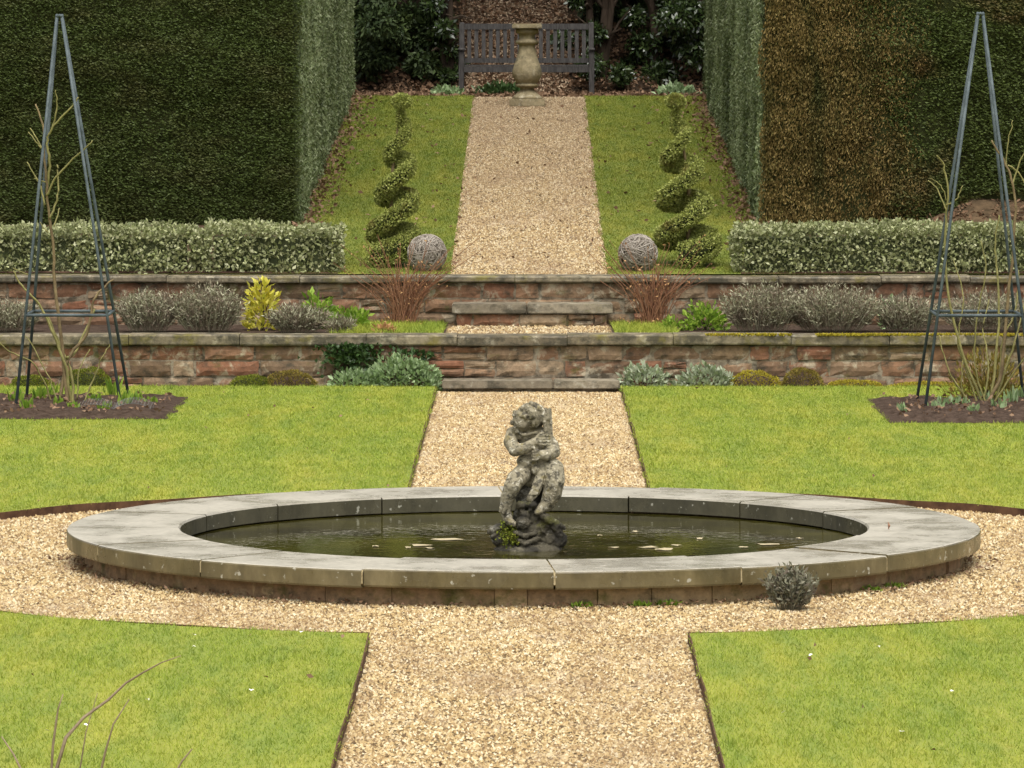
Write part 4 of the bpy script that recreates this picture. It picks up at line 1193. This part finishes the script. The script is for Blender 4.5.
for k in range(17):
    x = -W2 + .14 + (2*W2-.28)*k/16
    mb.add([(x-.026,.268,.52),(x+.026,.268,.52),(x+.026,.286,.52),(x-.026,.286,.52),(x-.026,.302,.906),(x+.026,.302,.906),(x+.026,.32,.906),(x-.026,.32,.906)],
           [(0,3,2,1),(4,5,6,7),(0,1,5,4),(1,2,6,5),(2,3,7,6),(3,0,4,7)])
mb.build('backrest', M['wood'], bn)

# ------------------------------------------------------------------ wood behind the bench
def tree(name, label, x, y, h, r, nleaf, mat, L, W, trunk=.07, group='dark evergreens behind the bench', zc=.55, cat_='shrub', low=.1):
    z0 = float(np.interp(y, [64.85, 68.6, 69.6, 75.5, 84], [2.352, 2.352, 2.8, 7.2, 9]))
    t = thing(name, label, cat_, (x, y, z0 - .02), 0, group)
    rr = random.Random(int(x*100+y*10)); mb = MB(); cl = []
    for k in range(3 if h < 4 else 1):
        a = rr.uniform(0, 6.28); d = rr.uniform(0, .3) if h < 4 else 0
        p = Vector((d*math.cos(a)*.4, d*math.sin(a)*.4, 0)); pts = [p]; rad = [trunk]
        for s in range(5):
            p = p + Vector((rr.gauss(0,.06)*h*.3, rr.gauss(0,.05)*h*.3, h*.17)); pts.append(p); rad.append(trunk*(1-.16*(s+1)))
        mb.tube(pts, rad, 7)
        for q in pts[1:]:
            for _ in range(3):
                a = rr.uniform(0, 6.28); e = q + Vector((math.cos(a)*r*.75, math.sin(a)*r*.6, rr.uniform(0, .2)*h))
                mb.tube([q, q.lerp(e, .5) + Vector((0,0,.05)), e], [trunk*.4, trunk*.28, trunk*.1], 5); cl.append(e)
    mb.build('trunk', M['bark'], t)
    Vs = []
    m = 26
    for k in range(m):
        c_ = Vector((rr.gauss(0,.48)*r, rr.gauss(0,.42)*r, h*(low + (1-low)*rr.random())))
        cr = r*rr.uniform(.22, .42)
        P, Nn = ellipsoid_shell(nleaf//m, c_, (cr, cr, cr*.8), .35, -1, .25, 2, k)
        D = Nn*.6 + .9*rdir(len(P)); D[:, 2] -= .35
        Vs.append(leaves(P, D, L*(.6+.8*rng.random(len(P))), W*(.7+.6*rng.random(len(P)))))
    V, F = cat(*Vs)
    V[:, 2] = np.maximum(V[:, 2], np.interp(y + V[:, 1], [64.85, 68.6, 69.6, 75.5, 84], [2.352, 2.352, 2.8, 7.2, 9]) - z0 + .02 + .05 * rng.random(len(V)))
    mesh_np('crown', V, F, mat, t)
tree('evergreen_shrub', 'dark matt evergreen bush beside the left hedge end', -2.35, 68.9, 3.2, .75, 14000, M['laurel_dull'], .085, .035, low=0)
tree('evergreen_shrub', 'dark evergreen bush between the hedge end and the bench on the left', -1.6, 69.4, 3.4, .62, 14000, M['laurel_dull'], .085, .035, low=0)
tree('laurel_shrub', 'dark shrub right behind the left end of the bench', -1.12, 69.0, 2.6, .42, 7500, M['laurel'], .085, .036, low=0)
tree('laurel_shrub', 'glossy laurel right behind the right end of the bench', .98, 69.1, 2.9, .5, 10000, M['laurel'], .085, .036, low=0)
tree('laurel_shrub', 'tall glossy laurel right of the bench', 1.65, 69.3, 3.4, .62, 15000, M['laurel'], .085, .036, low=0)
tree('laurel_shrub', 'glossy laurel beside the right hedge end', 2.4, 69.0, 3.2, .7, 15000, M['laurel'], .085, .036, low=0)
for (x, y, lab) in [(-2.4, 70.9, 'tall dark tree high on the bank above the left shrubs, unseen crown spread for shade'), (-5.2, 70.0, 'tall unseen tree added for shade behind the left yew hedge'), (2.2, 71.0, 'tall dark tree high on the bank above the right laurels, unseen crown spread for shade'), (5.2, 70.0, 'tall unseen tree added for shade behind the right yew hedge')]:
    tree('shade_tree', lab, x, y, 9.5, 3.3, 11000, M['laurel_dull'], .26, .12, .16, 'tall dark trees on the bank, crowns spread for shade', cat_='tree', low=.33)  # out-of-view crowns enlarged and overhung to shade the bench and upper path
for (x, y, h, r, lab) in [(-2.0, 70.6, 3.0, .8, 'leafy dark evergreen rising on the bank behind the left bushes'), (-1.45, 71.9, 3.0, .62, 'dark evergreen higher on the bank left of the brown path'),
        (1.3, 70.5, 3.0, .7, 'leafy dark evergreen rising on the bank right of the brown path'), (2.3, 70.9, 3.0, .8, 'leafy dark evergreen on the bank behind the right laurels'), (1.25, 72.2, 2.8, .6, 'dark evergreen higher on the bank right of the brown path')]:
    tree('evergreen_shrub', lab, x, y, h, r, 14000, M['laurel_dull'], .10, .045, low=0)
mound('hellebore', 'pale leafy plant at the top left of the upper lawn', 'plant', (wx(447, 66.2), 66.2, 2.352), (.24, .2, .11), 240, .085, .045, M['paleleaf'], inner=.3, up=0, rand=1.1)
mound('hellebore', 'pale leafy plant at the top right of the upper lawn', 'plant', (wx(676, 66.3), 66.3, 2.352), (.28, .2, .14), 280, .085, .045, M['paleleaf'], inner=.3, up=0, rand=1.1)
mound('ground_ivy', 'green ground cover below the bench beside the pedestal', 'plant', (wx(500, 66.9), 66.9, 2.352), (.35, .2, .16), 420, .07, .04, M['ivy'], inner=.3, stem=False)

# ------------------------------------------------------------------ obelisks
def obelisk(label, cx, cy, half, apex, bars_z):
    t = thing('obelisk', label, 'obelisk', (cx, cy, LZ), 0, 'metal plant obelisks in the lawn beds')
    ap = Vector((apex[0] - cx, 0, apex[1] - LZ)); legs = {}
    for sx in (-1, 1):
        for sy in (-1, 1):
            f_ = Vector((sx*half, sy*half, -.04)); a_ = ap + Vector((sx*.020, sy*.020, 0))
            legs[(sx, sy)] = (f_, a_)
            MB().tube([f_, f_.lerp(a_, .5), a_], .0128, 8).build('leg', M['obelisk'], t, smooth=True)
    def at(k, z):
        f_, a_ = legs[k]; return f_.lerp(a_, (z - f_.z)/(a_.z - f_.z))
    ks = [(-1,-1), (1,-1), (1,1), (-1,1)]
    for z in bars_z:
        for i in range(4):
            p, q = at(ks[i], z), at(ks[(i+1) % 4], z)
            MB().tube([p, q], .013, 8).build('crossbar', M['obelisk'], t, smooth=True)
    mb = MB()
    top = [ap + Vector((sx*.022, sy*.022, 0)) for sx, sy in ks]
    for i in range(4): mb.tube([top[i], (top[i] + top[(i+1) % 4])/2 + Vector((0,0,.014)), top[(i+1) % 4]], .0125, 8)
    mb.build('apex_joint', M['obelisk'], t, smooth=True)
    return t
obelisk('blue grey metal obelisk standing in the left soil bed', -3.76, 41.15, .435, (-3.855, 3.235), [.75])
obelisk('blue grey metal obelisk standing in the right soil bed', 3.66, 40.95, .45, (3.685, 3.25), [.76])
# climbing roses (px, py traced on the plane of each obelisk)
def rose(label, Y, canes, base_px, s, mat_names):
    X0 = wx(base_px, Y)
    t = thing('climbing_rose', label, 'rose', (X0, Y, LZ), 0, 'bare climbing roses inside the obelisks')
    r = random.Random(s)
    for (pts, r0, r1, dy) in canes:
        P = []
        for i, (px, py) in enumerate(pts):
            P.append(Vector((wx(px, Y) - X0, dy * i / max(1, len(pts)-1) + r.uniform(-.02, .02), 2.94 - (py - 53)/5000*Y - LZ)))
        # soften the corners
        Q = []
        for i in range(len(P) - 1):
            p0, p1, p2, p3 = P[max(i-1,0)], P[i], P[i+1], P[min(i+2, len(P)-1)]
            for k in range(5):
                u_ = k/5
                Q.append(.5*((2*p1) + (p2-p0)*u_ + (2*p0-5*p1+4*p2-p3)*u_*u_ + (3*p1-p0-3*p2+p3)*u_**3) + Vector((r.gauss(0,.004), r.gauss(0,.004), 0)))
        Q.append(P[-1]); n = len(Q)
        MB().tube(Q, [r0 + (r1-r0)*i/(n-1) for i in range(n)], 6).build('cane', M[mat_names[0] if r0 < .016 else mat_names[1]], t, smooth=True)
    return t
rose('bare climbing rose with one tall branching cane inside the left obelisk', 41.15, [
    ([(66,405),(63,360),(56,300),(53,250),(48,200),(45,165),(43,125),(36,104)], .0165, .007, .0),
    ([(47,190),(50,160),(48,140),(55,125),(72,108),(80,97)], .012, .006, -.1),
    ([(53,128),(58,105),(57,90)], .008, .005, -.05),
    ([(47,195),(56,178),(75,158),(94,140)], .010, .005, -.12),
    ([(50,218),(57,195),(57,170),(56,165)], .010, .006, .1),
    ([(54,226),(58,208)], .007, .004, .1),
    ([(45,205),(38,182),(26,162)], .009, .005, .1), ([(44,150),(38,140),(30,128)], .008, .005, .05), ([(41,148),(35,140),(28,132)], .006, .004, .05), ([(46,182),(40,180),(34,178)],.006,.004,0),
    ([(70,405),(66,370),(54,335),(40,305),(22,285),(14,270)], .014, .006, -.1),
    ([(72,405),(70,375),(58,345),(45,315)], .014, .007, .1),
    ([(60,400),(66,360),(85,335),(93,300),(105,285),(112,280)], .0165, .006, .12),
    ([(66,358),(75,350),(92,310)], .014, .008, .2),
    ([(82,405),(92,380),(100,360),(108,345)], .008, .004, .1),
    ([(52,405),(40,375),(30,360),(10,350),(-5,335)], .008, .004, -.2),
    ([(76,400),(78,370),(88,350)], .007, .004, .1), ([(56,400),(48,380),(30,345),(20,335)], .007, .004, .15),
    ([(30,275),(22,272),(13,268)], .006, .004, .0), ([(48,232),(44,228),(40,222)], .006, .004, 0)], 66, 3, ('rosewood', 'rosewood_old'))
rose('bare climbing rose with many green canes inside the right obelisk', 41.1, [
    ([(985,405),(962,350),(948,290),(945,230),(948,190),(943,165),(936,155)], .012, .006, .0),
    ([(985,408),(1002,370),(1008,300),(1014,230),(1012,185),(1002,160),(990,140)], .016, .007, -.1),
    ([(1012,185),(1020,160),(1030,145)], .008, .005, 0), ([(1006,168),(1008,140),(1012,120)], .006, .004, 0), ([(1008,165),(1018,172),(1028,190)], .008, .005, 0),
    ([(946,210),(938,190),(928,180)], .007, .004, .05), ([(945,205),(955,200),(962,185)], .007, .004, -.05), ([(946,200),(940,185),(930,178)], .005, .003, -.05),
    ([(990,408),(998,350),(1000,290),(996,250),(1000,215)], .013, .006, .1),
    ([(980,408),(968,370),(958,340),(965,300),(955,260)], .009, .004, .12),
    ([(988,408),(975,360),(978,310),(985,270),(980,240)], .008, .004, -.1),
    ([(994,408),(1008,365),(1020,330),(1026,300)], .012, .006, .1), ([(992,408),(1012,375),(1028,350)], .010, .006, -.15),
    ([(975,408),(955,380),(945,355),(940,335)], .008, .004, .05), ([(982,408),(990,370),(985,330),(992,300)], .009, .004, .2),
    ([(986,408),(1000,380),(1004,340),(1018,310),(1020,270)], .010, .005, .15), ([(970,408),(962,385),(964,360)], .008, .004, 0)], 985, 5, ('rosewood', 'rosewood_old'))
mound('olive_bush', 'dense olive bush at the foot of the right rose', 'shrub', (wx(990, 41.6), 41.6, LZ), (.36, .25, .36), 1500, .05, .014, M['mossbrown'], inner=.2, up=.9)
# bulb shoots
SG = 'clumps of bulb shoots in the soil beds'
def shoots(px, py, h, n, mat, side):
    X, Y = px_ground(px, py, LZ)
    a = rng.random(n)*2*np.pi; q = rng.random(n)*.06
    P = np.stack([q*np.cos(a), q*np.sin(a), np.full(n, -.01)], 1)
    D = np.stack([np.cos(a)*.45*rng.random(n), np.sin(a)*.45*rng.random(n), np.ones(n)], 1)
    V, F = leaves(P, D, h*(.6+.6*rng.random(n)), .030)
    o = mesh_np('bulb_shoots', V, F, mat, loc=(X, Y, LZ + .02))
    tag(o, f'small clump of fresh leafy bulb shoots in the {side} soil bed', 'plant', SG + ', ' + side + ' bed')
for (px, py, h) in [(14,404,.13),(38,402,.14),(48,400,.15),(28,411,.12),(92,404,.10),(112,398,.20),(122,408,.15),(134,404,.13),(72,411,.08),(104,412,.09),(148,406,.09),(58,408,.1)]:
    shoots(px, py, h*.85, 20, M['freshleaf'], 'left')
for (px, py, h) in [(905,414,.08),(938,412,.09),(946,406,.07),(962,408,.10),(975,414,.07),(1000,411,.10),(1012,406,.13),(1018,402,.12),(985,403,.09)]:
    shoots(px, py, h, 18, M['paleleaf'], 'right')
# curved netting lying on the left bed
X, Y = px_ground(118, 413, LZ)
mb = MB()
def net(u_, w_):    # two sagging curls of netting
    x = -.32 + .60 * u_
    z = .035 + .045 * abs(math.sin(math.pi * 2 * u_ + .2)) ** .7
    return (x, -.11 + .26 * w_ - .05 * math.sin(math.pi * 2 * u_), z + .03 * w_)
for k in range(25): mb.tube([net(k/24, i/6) for i in range(7)], .0012, 3)
for i in range(7): mb.tube([net(k/40, i/6) for k in range(41)], .0026 if i == 0 else .0012, 3)
tag(mb.build('wire_guard', M['wire'], loc=(X, Y, LZ)), 'curled piece of wire netting lying on the left soil bed', 'plant guard')

for k, (px, py) in enumerate([(192,643),(145,709),(82,735),(44,741),(192,655),(812,664),(905,742),(785,722),(955,700),(300,640),(250,700),(880,655)]):
    X, Y = px_ground(px, py, LZ); r_ = random.Random(k)
    v = [(0, 0, .006)] + [((.012*r_.uniform(.6,1.2))*math.cos(6.283*q/7), (.012*r_.uniform(.7,1.2))*math.sin(6.283*q/7), .003 + .012*r_.random()) for q in range(7)]
    tag(MB().add(v, [(0, 1+q, 1+(q+1) % 7) for q in range(7)]).build('fallen_petal', M['petal'], loc=(X, Y, LZ + .024)), 'white petal fallen on the near lawn before the pool', 'petal', 'white petals on the near lawns')
# bare shrub near the camera
Y = 15.5
bx = wx(60, Y)
t = thing('bare_shrub', 'bare brown twigs of a shrub at the lower left corner', 'shrub', (bx, Y, LZ))
def tw(pts, r0, r1):
    Q = []
    for (px, py, dy) in pts:
        Q.append((wx(px, Y) - bx, dy, 2.94 - (py - 53)/5000*Y - LZ))
    MB().tube(Q, [r0 + (r1-r0)*i/(len(Q)-1) for i in range(len(Q))], 6).build('twig', M['twig'], t, smooth=True)
gnd = (60, 53 + (2.94-LZ)*5000/Y, 0)
tw([gnd, (48, 790, 0), (62, 742, .02), (80, 722, .04), (104, 705, .05), (122, 688, .06), (140, 677, .06), (158, 667, .05), (178, 660, .05)], .0075, .0013)
tw([gnd, (46, 800, 0), (49, 750, .02), (53, 725, .0), (55, 712, .0), (60, 697, .0)], .006, .0018)
tw([gnd, (92, 800, 0), (104, 752, -.05), (112, 725, -.05), (128, 700, -.05)], .006, .0016)
tw([gnd, (30, 800, 0), (8, 760, .05), (-4, 742, .05)], .006, .002)
tw([gnd, (120, 850, 0), (165, 790, -.1), (182, 760, -.1), (192, 748, -.1)], .006, .002)
tw([gnd, (70, 800, .1), (80, 740, .1), (92, 700, .1)], .004, .001)

# ------------------------------------------------------------------ light and camera
w = bpy.data.worlds.new('World'); scene.world = w; w.use_nodes = True
nt = w.node_tree
bg = nt.nodes['Background']
sky = nt.nodes.new('ShaderNodeTexSky'); sky.sky_type = 'NISHITA'; sky.sun_disc = False
SE, SR = R(66), R(174)
sky.sun_elevation = SE; sky.sun_rotation = SR; sky.air_density = 1.0; sky.dust_density = 5.0; sky.ozone_density = .6
hs = nt.nodes.new('ShaderNodeHueSaturation'); hs.inputs['Saturation'].default_value = .12
nt.links.new(sky.outputs['Color'], hs.inputs['Color']); nt.links.new(hs.outputs['Color'], bg.inputs['Color'])
bg.inputs['Strength'].default_value = .14
sd = bpy.data.lights.new('sun', 'SUN'); sd.energy = 1.2; sd.angle = R(42); sd.color = (1, .95, .86)
so = link(bpy.data.objects.new('sun', sd))
d = Vector((math.sin(SR)*math.cos(SE), math.cos(SR)*math.cos(SE), math.sin(SE)))
so.rotation_euler = d.to_track_quat('Z', 'Y').to_euler(); so.location = (0, 20, 30)
cd = bpy.data.cameras.new('camera'); cd.sensor_width = 36; cd.lens = 5000/1024*36; cd.clip_start = .5; cd.clip_end = 1500
cam = link(bpy.data.objects.new('camera', cd))
cam.location = (0, 0, 2.94); cam.rotation_euler = (R(90) - math.atan(331/5000), 0, math.atan(17/5000))
scene.camera = cam
scene.view_settings.view_transform = 'Standard'; scene.view_settings.look = 'None'
scene.view_settings.exposure = .72; scene.view_settings.gamma = 1
scene.render.engine = 'CYCLES'
scene.cycles.use_denoising = True
scene.cycles.max_bounces = 6
